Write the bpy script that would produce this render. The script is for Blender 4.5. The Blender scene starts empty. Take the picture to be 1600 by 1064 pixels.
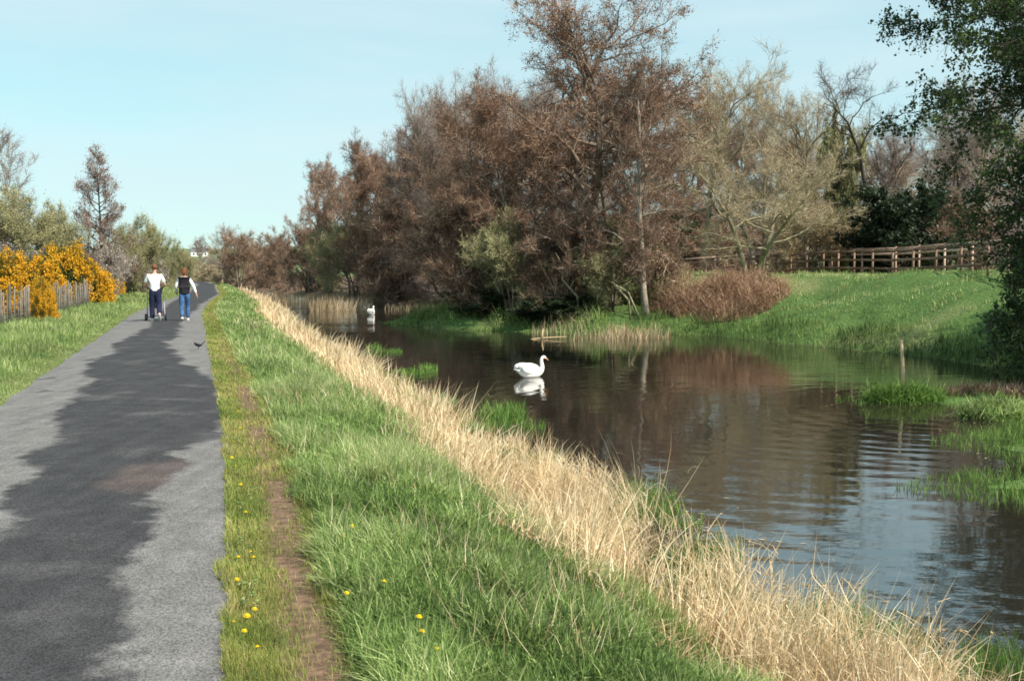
import bpy, math, random
import numpy as np
from mathutils import Vector, Matrix, Euler

random.seed(7)
RNG = np.random.default_rng(11)
S = bpy.context.scene
COL = S.collection

# ------------------------------------------------------------------ camera, world, sun, exposure
F = 1690.0            # focal length in pixels of the 1600 px wide photograph
EYE = 1.6
PITCH = math.atan((532 - 425) / F)
cam_d = bpy.data.cameras.new('camera')
cam_d.sensor_width = 36.0
cam_d.lens = 36.0 * F / 1600.0
cam_d.clip_start = 0.05
cam_d.clip_end = 5000
cam = bpy.data.objects.new('camera', cam_d)
COL.objects.link(cam)
cam.location = (0, 0, EYE)
cam.rotation_euler = (math.pi / 2 - PITCH, 0, 0)
S.camera = cam

SUN_EL = math.radians(45)
SUN_DIR = Vector((0.80, -0.60, 0)).normalized()      # horizontal direction towards the sun
sun_vec = Vector((SUN_DIR.x * math.cos(SUN_EL), SUN_DIR.y * math.cos(SUN_EL), math.sin(SUN_EL)))
sd = bpy.data.lights.new('sun', 'SUN')
sd.energy = 4.2
sd.angle = math.radians(0.5)
sd.color = (1.0, 0.93, 0.82)
sun = bpy.data.objects.new('sun', sd)
COL.objects.link(sun)
sun.rotation_euler = sun_vec.to_track_quat('Z', 'Y').to_euler()

W = bpy.data.worlds.new('World')
S.world = W
W.use_nodes = True
wn, wl = W.node_tree.nodes, W.node_tree.links
wn.clear()
sky = wn.new('ShaderNodeTexSky')
sky.sky_type = 'NISHITA'
sky.sun_disc = False
sky.sun_elevation = SUN_EL
sky.sun_rotation = math.atan2(SUN_DIR.x, SUN_DIR.y)
sky.air_density = 1.0
sky.dust_density = 0.4
sky.ozone_density = 1.0
tc = wn.new('ShaderNodeTexCoord')
mp = wn.new('ShaderNodeMapping'); mp.inputs['Scale'].default_value = (1.6, 1.6, 9.0)
nz = wn.new('ShaderNodeTexNoise'); nz.inputs['Scale'].default_value = 1.3; nz.inputs['Detail'].default_value = 5
rp = wn.new('ShaderNodeValToRGB')
rp.color_ramp.elements[0].position = 0.38; rp.color_ramp.elements[0].color = (0, 0, 0, 1)
rp.color_ramp.elements[1].position = 0.75; rp.color_ramp.elements[1].color = (0.85, 0.85, 0.85, 1)
mx = wn.new('ShaderNodeMix'); mx.data_type = 'RGBA'
mx.inputs[7].default_value = (3.25, 3.95, 4.15, 1)      # thin high cloud, as bright as the low sky
tint = wn.new('ShaderNodeMix'); tint.data_type = 'RGBA'; tint.blend_type = 'MULTIPLY'
tint.inputs[0].default_value = 1.0
tint.inputs[7].default_value = (1.58, 2.2, 2.2, 1)
bg = wn.new('ShaderNodeBackground'); bg.inputs['Strength'].default_value = 0.13
wo = wn.new('ShaderNodeOutputWorld')
wl.new(tc.outputs['Generated'], mp.inputs['Vector']); wl.new(mp.outputs[0], nz.inputs['Vector'])
wl.new(nz.outputs[0], rp.inputs[0]); wl.new(rp.outputs[0], mx.inputs[0])
gm = wn.new('ShaderNodeGamma'); gm.inputs[1].default_value = 0.35      # evens out the bright horizon band
wl.new(sky.outputs[0], gm.inputs[0]); wl.new(gm.outputs[0], tint.inputs[6]); wl.new(tint.outputs[2], mx.inputs[6])
wl.new(mx.outputs[2], bg.inputs[0]); wl.new(bg.outputs[0], wo.inputs[0])

S.view_settings.view_transform = 'Standard'
S.view_settings.look = 'None'
S.view_settings.exposure = 0.80
S.view_settings.gamma = 1.0
S.render.engine = 'CYCLES'
S.cycles.max_bounces = 6
S.cycles.transparent_max_bounces = 4
S.cycles.filter_width = 1.7
S.cycles.use_denoising = True

# ------------------------------------------------------------------ helpers
def at(px, py, d):
    """world point seen at photo pixel (px, py) at distance d along +Y"""
    u = (px - 800) / F; v = (532 - py) / F
    dy = math.cos(PITCH) + v * math.sin(PITCH)
    dz = -math.sin(PITCH) + v * math.cos(PITCH)
    return Vector((u / dy * d, d, EYE + dz / dy * d))

def gnd(px, py, z=0.0):
    """where the ray through a photo pixel meets the level z"""
    p = at(px, py, 1.0)
    return at(px, py, (z - EYE) / (p.z - EYE))

def vnoise(x, y, seed=0):
    x = np.asarray(x, float); y = np.asarray(y, float)
    xi = np.floor(x).astype(np.int64); yi = np.floor(y).astype(np.int64)
    fx = x - xi; fy = y - yi
    fx = fx * fx * (3 - 2 * fx); fy = fy * fy * (3 - 2 * fy)
    def h(a, b):
        n = (a * 374761393 + b * 668265263 + seed * 1274126177) & 0xffffffff
        n = ((n ^ (n >> 13)) * 1274126177) & 0xffffffff
        return ((n ^ (n >> 16)) & 0xffff) / 65535.0
    return ((h(xi, yi) * (1 - fx) + h(xi + 1, yi) * fx) * (1 - fy) +
            (h(xi, yi + 1) * (1 - fx) + h(xi + 1, yi + 1) * fx) * fy)

def smooth(t):
    t = np.clip(t, 0, 1)
    return t * t * (3 - 2 * t)

class MB:
    """collects vertices, quads and tris with a random value per vertex and a material index per face"""
    def __init__(s):
        s.V = []; s.Q = []; s.T = []; s.A = []; s.QM = []; s.TM = []; s.n = 0
    def add(s, V, Q=None, T=None, a=0.5, m=0):
        V = np.asarray(V, float).reshape(-1, 3)
        s.V.append(V)
        s.A.append(np.broadcast_to(np.asarray(a, float), (len(V),)).copy())
        if Q is not None and len(Q):
            Q = np.asarray(Q, np.int64).reshape(-1, 4) + s.n; s.Q.append(Q); s.QM.append(np.full(len(Q), m))
        if T is not None and len(T):
            T = np.asarray(T, np.int64).reshape(-1, 3) + s.n; s.T.append(T); s.TM.append(np.full(len(T), m))
        s.n += len(V)
        return s
    def mesh(s, name, mats, smooth_shade=True):
        V = np.concatenate(s.V); A = np.concatenate(s.A)
        Q = np.concatenate(s.Q) if s.Q else np.zeros((0, 4), np.int64)
        T = np.concatenate(s.T) if s.T else np.zeros((0, 3), np.int64)
        me = bpy.data.meshes.new(name)
        me.vertices.add(len(V)); me.vertices.foreach_set('co', V.astype(np.float32).ravel())
        me.loops.add(Q.size + T.size)
        me.loops.foreach_set('vertex_index', np.concatenate([Q.ravel(), T.ravel()]).astype(np.int32))
        me.polygons.add(len(Q) + len(T))
        st = np.concatenate([np.arange(len(Q)) * 4, Q.size + np.arange(len(T)) * 3]).astype(np.int32)
        me.polygons.foreach_set('loop_start', st)
        mi = np.concatenate([np.concatenate(s.QM) if s.QM else np.zeros(0), np.concatenate(s.TM) if s.TM else np.zeros(0)])
        me.polygons.foreach_set('material_index', mi.astype(np.int32))
        if not isinstance(mats, (list, tuple)): mats = [mats]
        for m in mats: me.materials.append(m)
        at_ = me.attributes.new('rnd', 'FLOAT', 'POINT'); at_.data.foreach_set('value', A.astype(np.float32))
        me.update(calc_edges=True); me.validate()
        me.polygons.foreach_set('use_smooth', np.full(len(me.polygons), smooth_shade))
        return me
    def obj(s, name, mats, parent=None, smooth_shade=True):
        o = bpy.data.objects.new(name, s.mesh(name, mats, smooth_shade))
        COL.objects.link(o)
        if parent: o.parent = parent
        return o
    # ---- shapes
    def tube(s, P, R, k=6, a=0.5, m=0, cap=True):
        P = np.asarray(P, float); n = len(P)
        R = np.broadcast_to(np.asarray(R, float), (n,))
        t = np.gradient(P, axis=0); t /= np.linalg.norm(t, axis=1)[:, None] + 1e-9
        ref = np.array([0, 0, 1.0]) if abs(t[0][2]) < 0.9 else np.array([1.0, 0, 0])
        u = np.cross(t, ref); u /= np.linalg.norm(u, axis=1)[:, None] + 1e-9
        w = np.cross(t, u)
        an = np.arange(k) / k * 2 * math.pi
        V = P[:, None, :] + R[:, None, None] * (np.cos(an)[None, :, None] * u[:, None, :] + np.sin(an)[None, :, None] * w[:, None, :])
        i = np.arange(n - 1)[:, None] * k; j = np.arange(k)[None, :]; j2 = (j + 1) % k
        Q = np.stack([i + j, i + j2, i + k + j2, i + k + j], -1).reshape(-1, 4)
        T = None
        V = V.reshape(-1, 3)
        if cap:
            V = np.vstack([V, P[0], P[-1]])
            b = n * k
            jj = np.arange(k)
            T = np.vstack([np.stack([np.full(k, b), (jj + 1) % k, jj], -1),
                           np.stack([np.full(k, b + 1), (n - 1) * k + jj, (n - 1) * k + (jj + 1) % k], -1)])
        return s.add(V, Q, T, a, m)
    def box(s, c, size, rz=0, a=0.5, m=0, M=None):
        x, y, z = [q / 2 for q in size]
        V = np.array([[-x, -y, -z], [x, -y, -z], [x, y, -z], [-x, y, -z], [-x, -y, z], [x, -y, z], [x, y, z], [-x, y, z]])
        if M is not None:
            V = V @ np.array(M.to_3x3()).T
        elif rz:
            cs, sn = math.cos(rz), math.sin(rz)
            V = V @ np.array([[cs, sn, 0], [-sn, cs, 0], [0, 0, 1]])
        Q = [[0, 3, 2, 1], [4, 5, 6, 7], [0, 1, 5, 4], [1, 2, 6, 5], [2, 3, 7, 6], [3, 0, 4, 7]]
        return s.add(V + np.array(c), Q, None, a, m)
    def ell(s, c, r, M=None, nu=12, nv=8, a=0.5, m=0):
        th = np.linspace(0, math.pi, nv + 1); ph = np.arange(nu) / nu * 2 * math.pi
        V = np.stack([np.sin(th)[:, None] * np.cos(ph), np.sin(th)[:, None] * np.sin(ph), np.cos(th)[:, None] * np.ones(nu)], -1).reshape(-1, 3) * np.array(r)
        if M is not None: V = V @ np.array(M.to_3x3()).T
        Q = []
        for i in range(nv):
            for j in range(nu):
                Q.append([i * nu + j, (i + 1) * nu + j, (i + 1) * nu + (j + 1) % nu, i * nu + (j + 1) % nu])
        return s.add(V + np.array(c), Q, None, a, m)

def norm(v):
    return v / (np.linalg.norm(v, axis=-1, keepdims=True) + 1e-9)

def blades(mb, P, D, L, Wd, B, nseg=2, a=None, m=0, side=None, rng=RNG):
    """N tapering ribbons: base P, direction D, length L, width Wd, bend vector B"""
    N = len(P)
    if N == 0: return
    if side is None:
        ang = rng.uniform(0, math.pi, N); side = np.stack([np.cos(ang), np.sin(ang), np.zeros(N)], -1)
    side = norm(side)
    t = np.arange(nseg + 1) / nseg
    L = np.broadcast_to(L, (N,)); Wd = np.broadcast_to(Wd, (N,))
    C = P[:, None, :] + D[:, None, :] * (L[:, None] * t)[..., None] + B[:, None, :] * (L[:, None] * t ** 2)[..., None]
    w = (Wd[:, None] * (1 - t[:-1]) ** 0.6 * 0.5)[..., None]
    Lf = C[:, :-1] - side[:, None, :] * w; Rt = C[:, :-1] + side[:, None, :] * w
    V = np.concatenate([np.stack([Lf, Rt], 2).reshape(N, -1, 3), C[:, -1:]], 1)
    k = 2 * nseg + 1
    base = (np.arange(N) * k)[:, None]
    T = (base + np.array([2 * nseg - 2, 2 * nseg - 1, 2 * nseg])[None]).reshape(-1, 3)
    Q = None
    if nseg > 1:
        q = np.array([[2 * i, 2 * i + 1, 2 * i + 3, 2 * i + 2] for i in range(nseg - 1)])
        Q = (base[:, None] + q[None]).reshape(-1, 4)
    if a is None: a = rng.random(N)
    mb.add(V.reshape(-1, 3), Q, T, np.repeat(np.broadcast_to(a, (N,)), k), m)

def leaves(mb, P, size, a=None, m=0, rng=RNG, flat=0.0, aspect=0.6):
    """N small kite-shaped leaves at P in random orientation"""
    N = len(P)
    if N == 0: return
    u = norm(rng.normal(size=(N, 3))); w = rng.normal(size=(N, 3)); w[:, 2] *= (1 - flat)
    u[:, 2] *= (1 - flat); u = norm(u)
    v = norm(np.cross(u, np.cross(w, u)))
    s = np.broadcast_to(size, (N,))[:, None]
    V = np.stack([P - u * s * .5, P + v * s * .5 * aspect, P + u * s * .5, P - v * s * .5 * aspect], 1).reshape(-1, 3)
    Q = (np.arange(N) * 4)[:, None] + np.arange(4)[None]
    if a is None: a = rng.random(N)
    mb.add(V, Q, None, np.repeat(np.broadcast_to(a, (N,)), 4), m)

# ------------------------------------------------------------------ materials
def mat(name, cols, rough=0.9, noise=0.0, scale=3.0, trans=0.0, coord='Object', bump=0.0, bscale=40, spec=0.2, objvar=0.0):
    """cols: colours spread over the 'rnd' attribute; noise: patchy lightness"""
    if len(cols) == 1: cols = cols * 2
    m = bpy.data.materials.new(name); m.use_nodes = True
    n, l = m.node_tree.nodes, m.node_tree.links
    n.clear()
    out = n.new('ShaderNodeOutputMaterial')
    pb = n.new('ShaderNodeBsdfPrincipled'); pb.inputs['Roughness'].default_value = rough
    pb.inputs['Specular IOR Level'].default_value = spec
    at_ = n.new('ShaderNodeAttribute'); at_.attribute_name = 'rnd'
    rp = n.new('ShaderNodeValToRGB')
    el = rp.color_ramp.elements
    while len(el) < len(cols): el.new(0.5)
    for i, c in enumerate(cols):
        el[i].position = i / max(1, len(cols) - 1); el[i].color = (*c, 1)
    l.new(at_.outputs['Fac'], rp.inputs[0])
    col = rp.outputs[0]
    tcn = n.new('ShaderNodeTexCoord')
    if noise > 0:
        nz = n.new('ShaderNodeTexNoise'); nz.inputs['Scale'].default_value = scale; nz.inputs['Detail'].default_value = 3
        l.new(tcn.outputs[coord], nz.inputs['Vector'])
        mr = n.new('ShaderNodeMapRange'); mr.inputs[1].default_value = 0.3; mr.inputs[2].default_value = 0.7
        mr.inputs[3].default_value = 1 - noise; mr.inputs[4].default_value = 1 + noise
        l.new(nz.outputs[0], mr.inputs[0])
        mu = n.new('ShaderNodeMix'); mu.data_type = 'RGBA'; mu.blend_type = 'MULTIPLY'; mu.inputs[0].default_value = 1
        l.new(col, mu.inputs[6]); l.new(mr.outputs[0], mu.inputs[7]); col = mu.outputs[2]
    if objvar > 0:
        oi = n.new('ShaderNodeObjectInfo')
        mr = n.new('ShaderNodeMapRange'); mr.inputs[3].default_value = 1 - objvar; mr.inputs[4].default_value = 1 + objvar
        l.new(oi.outputs['Random'], mr.inputs[0])
        mu = n.new('ShaderNodeMix'); mu.data_type = 'RGBA'; mu.blend_type = 'MULTIPLY'; mu.inputs[0].default_value = 1
        l.new(col, mu.inputs[6]); l.new(mr.outputs[0], mu.inputs[7]); col = mu.outputs[2]
    l.new(col, pb.inputs['Base Color'])
    if bump > 0:
        nb = n.new('ShaderNodeTexNoise'); nb.inputs['Scale'].default_value = bscale; nb.inputs['Detail'].default_value = 4
        l.new(tcn.outputs[coord], nb.inputs['Vector'])
        bp = n.new('ShaderNodeBump'); bp.inputs['Strength'].default_value = bump; bp.inputs['Distance'].default_value = 0.02
        l.new(nb.outputs[0], bp.inputs['Height']); l.new(bp.outputs[0], pb.inputs['Normal'])
    sh = pb.outputs[0]
    if trans > 0:
        tr = n.new('ShaderNodeBsdfTranslucent'); l.new(col, tr.inputs[0])
        ms = n.new('ShaderNodeMixShader'); ms.inputs[0].default_value = trans
        l.new(sh, ms.inputs[1]); l.new(tr.outputs[0], ms.inputs[2]); sh = ms.outputs[0]
    l.new(sh, out.inputs[0])
    return m

M = {}
M['grass'] = mat('grass_blade', [(.065, .105, .03), (.175, .265, .07), (.285, .395, .115), (.58, .60, .30)], .6, .30, .9, .35, spec=.3)
M['grass_dry'] = mat('verge_grass', [(.13, .19, .04), (.22, .27, .06), (.34, .34, .10), (.48, .38, .17)], .7, .3, 2.0, .3)
M['grass_far'] = mat('meadow_grass', [(.075, .115, .035), (.165, .24, .07), (.27, .35, .115), (.50, .50, .26)], .7, .35, .5, .35)
M['grass_bright'] = mat('waterside_grass', [(.07, .14, .03), (.12, .22, .04), (.22, .32, .08)], .6, .3, 1.5, .35)
M['reed'] = mat('dry_reed', [(.24, .13, .06), (.54, .38, .21), (.76, .60, .38), (.92, .80, .57)], .75, .18, 1.2, .25)
M['reed_far'] = mat('far_reed', [(.20, .13, .07), (.40, .30, .18), (.60, .48, .31)], .8, .2, .8, .2)
M['reed_brown'] = mat('bramble_stem', [(.16, .08, .05), (.30, .17, .11), (.42, .27, .17), (.56, .42, .28)], .8, .3, .8, .15)
M['bark'] = mat('bark', [(.13, .095, .07), (.26, .205, .155)], .9, .45, 2.5, bump=.6, objvar=.2)
M['bark_pale'] = mat('pale_bark', [(.25, .20, .16), (.34, .29, .23)], .85, .4, 2.0, bump=.5)
M['bark_dark'] = mat('dark_bark', [(.055, .045, .035), (.08, .065, .05)], .9, .4, 2.5, bump=.6)
M['bark_olive'] = mat('lichened_bark', [(.24, .21, .13), (.33, .29, .19)], .9, .4, 2.0, bump=.5)
M['tw_red'] = mat('alder_twig', [(.10, .055, .036), (.22, .135, .088), (.35, .235, .16), (.60, .50, .37)], .85, .35, .45, .1, objvar=.18)
M['bud_red'] = mat('alder_bud', [(.09, .045, .033), (.205, .108, .073), (.36, .21, .145)], .85, .35, .45, .15, objvar=.18)
M['tw_tan'] = mat('oak_twig', [(.22, .165, .10), (.36, .28, .18), (.48, .40, .27), (.60, .53, .39)], .85, .3, .4, .1, objvar=.12)
M['bud_tan'] = mat('oak_bud', [(.20, .14, .06), (.33, .24, .11), (.42, .32, .14)], .85, .3, .4, .15)
M['tw_grey'] = mat('grey_twig', [(.20, .16, .14), (.32, .26, .225), (.44, .37, .33)], .85, .3, .4, .1, objvar=.1)
M['bud_grey'] = mat('grey_bud', [(.17, .12, .10), (.26, .19, .16)], .85, .3, .4, .1)
M['tw_dark'] = mat('dark_twig', [(.05, .04, .035), (.09, .07, .06), (.15, .12, .10)], .85, .3, .4, .1)
M['tw_olive'] = mat('willow_twig', [(.18, .17, .09), (.31, .28, .15), (.43, .40, .24)], .85, .35, .5, .15, objvar=.15)
M['bud_olive'] = mat('willow_bud', [(.18, .19, .08), (.30, .30, .13), (.42, .40, .20)], .85, .35, .5, .25, objvar=.15)
M['leaf_dark'] = mat('evergreen_leaf', [(.014, .024, .010), (.028, .045, .018), (.05, .07, .028)], .55, .4, .7, .2, spec=.4)
M['leaf_haw'] = mat('hawthorn_leaf', [(.02, .04, .012), (.035, .065, .016), (.055, .095, .022), (.10, .14, .04)], .5, .3, .8, .35, spec=.4)
M['blossom'] = mat('blackthorn_blossom', [(.50, .46, .38), (.68, .64, .56), (.80, .78, .72)], .8, .2, 1, .2)
M['gorse_green'] = mat('gorse_spine', [(.03, .05, .015), (.06, .09, .025), (.11, .13, .04)], .8, .3, 1, .15)
M['gorse_flower'] = mat('gorse_flower', [(.52, .25, .012), (.72, .38, .02), (.85, .52, .05)], .7, .2, 1.5, .3)
M['stake'] = mat('weathered_stake', [(.13, .115, .10), (.26, .23, .20)], .9, .3, 5, bump=.4)
M['wire'] = mat('fence_wire', [(.22, .21, .20)], .6, spec=.5)
M['rail'] = mat('creosoted_rail', [(.20, .12, .085), (.32, .20, .145)], .85, .3, 4, bump=.3)
M['rail_red'] = mat('reddish_rail', [(.50, .32, .25), (.64, .44, .35)], .85, .2, 4, bump=.3)

def plain(name, c, rough=.6, spec=.3, **k):
    return mat(name, [c], rough, spec=spec, **k)
def tag(o, label=None, cat=None, group=None, kind=None):
    if label: o['label'] = label
    if cat: o['category'] = cat
    if group: o['group'] = group
    if kind: o['kind'] = kind
    return o
def empty(name, loc, rz=0):
    o = bpy.data.objects.new(name, None); COL.objects.link(o)
    o.location = loc; o.rotation_euler = (0, 0, rz); o.empty_display_size = .2
    return o

# ------------------------------------------------------------------ the lie of the land
def line(pts):
    q = sorted([(p.y, p.x) for p in pts]); return np.array([a for a, b in q]), np.array([b for a, b in q])
_R = [gnd(*p) for p in ((357, 1064), (362, 900), (360, 800), (350, 650), (337, 590), (324, 520), (317, 492), (325, 475), (345, 460))]
_R = [(v.y, v.x) for v in _R] + [(100, -27.2), (135, -36.8), (180, -51), (240, -80), (400, -180), (900, -480)]
_R = [(-40, 9.5), (0, .12)] + _R
RY = np.array([a for a, b in _R]); RX = np.array([b for a, b in _R])
PW = 2.66
def Redge(Y):
    Y = np.asarray(Y, float)
    return (np.interp(Y - 1.2, RY, RX) + np.interp(Y + 1.2, RY, RX) + np.interp(Y, RY, RX)) / 3
FS = np.array([(-190, 420), (-75, 240), (-40, 165), (-26, 128), (-15, 103), (-6.5, 86), (-4.4, 74), (-4.8, 67.5), (-5.2, 62), (-6.5, 59.5),
               (-6.9, 57.5), (-5.8, 55.5), (-3, 50.9), (.6, 48.4), (3.2, 46), (6.4, 47), (8.6, 45.2), (10.6, 39.6), (13, 34.2), (13.6, 29.5),
               (11.6, 25.6), (8.8, 23.7), (7.1, 23.1), (6.7, 22.6), (7.2, 22.1), (8.6, 21.8), (9.6, 20.9), (8.7, 19.9), (8.8, 18.6), (7.3, 17.7),
               (6.7, 16.9), (7.3, 15.7), (6.9, 14.7), (5.5, 14.0), (4.9, 13.3), (5.6, 12.5), (8, 12.0), (9, 9), (9.6, 4), (11, -20), (13, -60)], float)
POLY = np.vstack([FS, [(900, -60), (900, 900), (-190, 900)]])
SHORE = 4.35
WATER = -1.1
def far_d(x, y):
    """signed distance to the far shore, positive on the land"""
    x = np.asarray(x, float).ravel(); y = np.asarray(y, float).ravel()
    d = np.full(len(x), 1e9)
    for (ax, ay), (bx, by) in zip(FS[:-1], FS[1:]):
        dx, dy = bx - ax, by - ay
        t = np.clip(((x - ax) * dx + (y - ay) * dy) / (dx * dx + dy * dy), 0, 1)
        d = np.minimum(d, np.hypot(x - ax - t * dx, y - ay - t * dy))
    ins = np.zeros(len(x), bool)
    n = len(POLY)
    for i in range(n):
        ax, ay = POLY[i]; bx, by = POLY[(i + 1) % n]
        if ay == by: continue
        c = ((ay > y) != (by > y)) & (x < (bx - ax) * (y - ay) / (by - ay) + ax)
        ins ^= c
    return np.where(ins, d, -d)

def height(x, y):
    x = np.asarray(x, float).ravel(); y = np.asarray(y, float).ravel()
    s = x - Redge(y)
    D = far_d(x, y)
    sh = SHORE + .35 * (vnoise(y * .5, y * 0, 5) - .5) * 2
    # near side: verge, then bank down to the water
    zn = -1.28 * smooth((s - 1.0) / (sh - 1.0 + .35)) ** 0.9
    zn = np.where(s > sh + .35, -1.28 - .25 * np.clip((s - sh) / 3, 0, 2), zn)
    bumps = (vnoise(x * 1.3, y * 1.3, 1) - .5) * .10 + (vnoise(x * 4, y * 4, 2) - .5) * .035
    wv = smooth((s - .3) / 1.0) * (s < sh + 1)
    wl_ = smooth((-PW - .1 - s) / .8)
    zn = zn + bumps * wv * .8
    # left of the path
    zl = .03 + .28 * smooth((-PW - s) / 6) + bumps * wl_
    zn = np.where(s < -PW, zl * smooth((-PW - s) / .25), zn)
    # far side
    w = smooth((x - 2 + (y - 45) * .1) / 7)                      # the meadow is higher than the wood
    low = smooth((y - 25) / 12)
    zf = -1.16 + .55 * smooth((D + .1) / 1.6) * (.25 + .75 * low) + (.9 + 1.08 * w) * smooth((D - .4) / (12 - 4.5 * w)) * (.15 + .85 * low)
    zf = zf + bumps * 2.2 * smooth(D / 1.5) + (vnoise(x * .3, y * .3, 12) - .5) * .45 * smooth(D / 2.5) * low
    z = np.where(D > -.35, np.maximum(zf, -1.3), zn)
    z = np.where((D > -.35) & (s < sh + .4), np.maximum(zf, zn), z)
    z = z + 7.5 * smooth((y - 190) / 330) + 14 * smooth((y - 500) / 400)
    z = z + .8 * smooth((np.abs(x) - 120) / 200)
    return z
def hz(x, y):
    return float(height([x], [y])[0])

def build_ground():
    s_in = np.concatenate([np.arange(-4.2, 5.6, .14), ])
    c_l = -4.2 - np.cumsum(np.geomspace(.25, 60, 34))[::-1]
    c_r = 5.6 + np.concatenate([np.arange(.0, 30, .33), 30 + np.cumsum(np.geomspace(.5, 60, 34))])
    sc = np.concatenate([c_l, s_in, c_r])
    ys = [-30.0]
    while ys[-1] < 900:
        y = ys[-1]
        ys.append(y + (1.5 if y < 0 else .16 if y < 12 else min(.28, .16 + (y - 12) * .02) if y < 62 else .28 + (y - 62) * .025))
    ys = np.array(ys)
    Yg, Sg = np.meshgrid(ys, sc, indexing='ij')
    X = Redge(Yg) + Sg
    Z = height(X, Yg).reshape(X.shape)
    n, k = X.shape
    V = np.stack([X, Yg, Z], -1).reshape(-1, 3)
    i = np.arange(n - 1)[:, None] * k; j = np.arange(k - 1)[None]
    Q = np.stack([i + j, i + j + 1, i + k + j + 1, i + k + j], -1).reshape(-1, 4)
    mb = MB(); mb.add(V, Q)
    # surface kinds as a colour attribute
    x = V[:, 0]; y = V[:, 1]; s = Sg.ravel(); D = far_d(x, y)
    C = np.zeros((len(V), 3)); C[:] = (.07, .12, .035)
    def put(mask, c):
        nonlocal C
        mk = np.clip(mask, 0, 1)[:, None]; C = C * (1 - mk) + np.array(c) * mk
    nn = vnoise(x * 2.3, y * 2.3, 9); n2 = vnoise(x * .7, y * .7, 8)
    near = D < -.1
    put(near * (s > -.05) * smooth((.55 - s + (nn - .5) * .2) / .2), (.14, .17, .05))
    put(near * smooth(1 - np.abs(s - (.36 + .1 * (n2 - .5))) / (.27 + .22 * (nn - .5) + .03)) * 1.7 * (s > .1), (.175, .11, .075))
    put(near * smooth((s - 2.3 + (nn - .5) * .5) / .4), (.34, .26, .14))
    put(near * smooth((s - 4.1) / .3), (.06, .045, .03))
    put((s < -PW + .05) * smooth((s + PW + .6 + (nn - .5) * .3) / .3), (.13, .15, .05))
    put((s < -PW - 3.0) * smooth((n2 - .35) * 4), (.16, .13, .07))
    put((D > -.1) * 1.0, (.08, .14, .04))
    put((D > .5) * smooth((vnoise(x * .45, y * .45, 48) - .5) / .25) * .8, (.20, .21, .09))
    put((D > -.1) * smooth((.35 - D) / .3), (.09, .08, .04))
    wood = smooth((4.5 - x + (y - 45) * .06 + (n2 - .5) * 4) / 3) * smooth((D - 1.5) / 2)
    wood = np.maximum(wood, smooth((y - (62 - x * .35)) / 4) * (D > 0))
    wood = np.maximum(wood, (y < 28) * smooth((D - 1.6) / 1))
    put(wood, (.15, .10, .065))
    put(smooth((y - 210) / 40), (.13, .17, .075))
    g = mb.obj('ground', mat_ground())
    ca = g.data.attributes.new('tone', 'FLOAT_COLOR', 'POINT')
    ca.data.foreach_set('color', np.hstack([C, np.ones((len(C), 1))]).astype(np.float32).ravel())
    tag(g, 'grassy bank, verge, meadow and woodland floor', kind='structure')

def mat_ground():
    m = bpy.data.materials.new('earth_and_turf'); m.use_nodes = True
    n, l = m.node_tree.nodes, m.node_tree.links
    pb = n['Principled BSDF']; pb.inputs['Roughness'].default_value = .95; pb.inputs['Specular IOR Level'].default_value = .1
    a = n.new('ShaderNodeAttribute'); a.attribute_name = 'tone'
    tcn = n.new('ShaderNodeTexCoord')
    nz = n.new('ShaderNodeTexNoise'); nz.inputs['Scale'].default_value = 14; nz.inputs['Detail'].default_value = 6
    l.new(tcn.outputs['Object'], nz.inputs['Vector'])
    mr = n.new('ShaderNodeMapRange'); mr.inputs[1].default_value = .3; mr.inputs[2].default_value = .7; mr.inputs[3].default_value = .55; mr.inputs[4].default_value = 1.4
    l.new(nz.outputs[0], mr.inputs[0])
    mu = n.new('ShaderNodeMix'); mu.data_type = 'RGBA'; mu.blend_type = 'MULTIPLY'; mu.inputs[0].default_value = 1
    l.new(a.outputs['Color'], mu.inputs[6]); l.new(mr.outputs[0], mu.inputs[7]); l.new(mu.outputs[2], pb.inputs['Base Color'])
    bp = n.new('ShaderNodeBump'); bp.inputs['Strength'].default_value = .8; bp.inputs['Distance'].default_value = .04
    l.new(nz.outputs[0], bp.inputs['Height']); l.new(bp.outputs[0], pb.inputs['Normal'])
    return m
build_ground()

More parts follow.
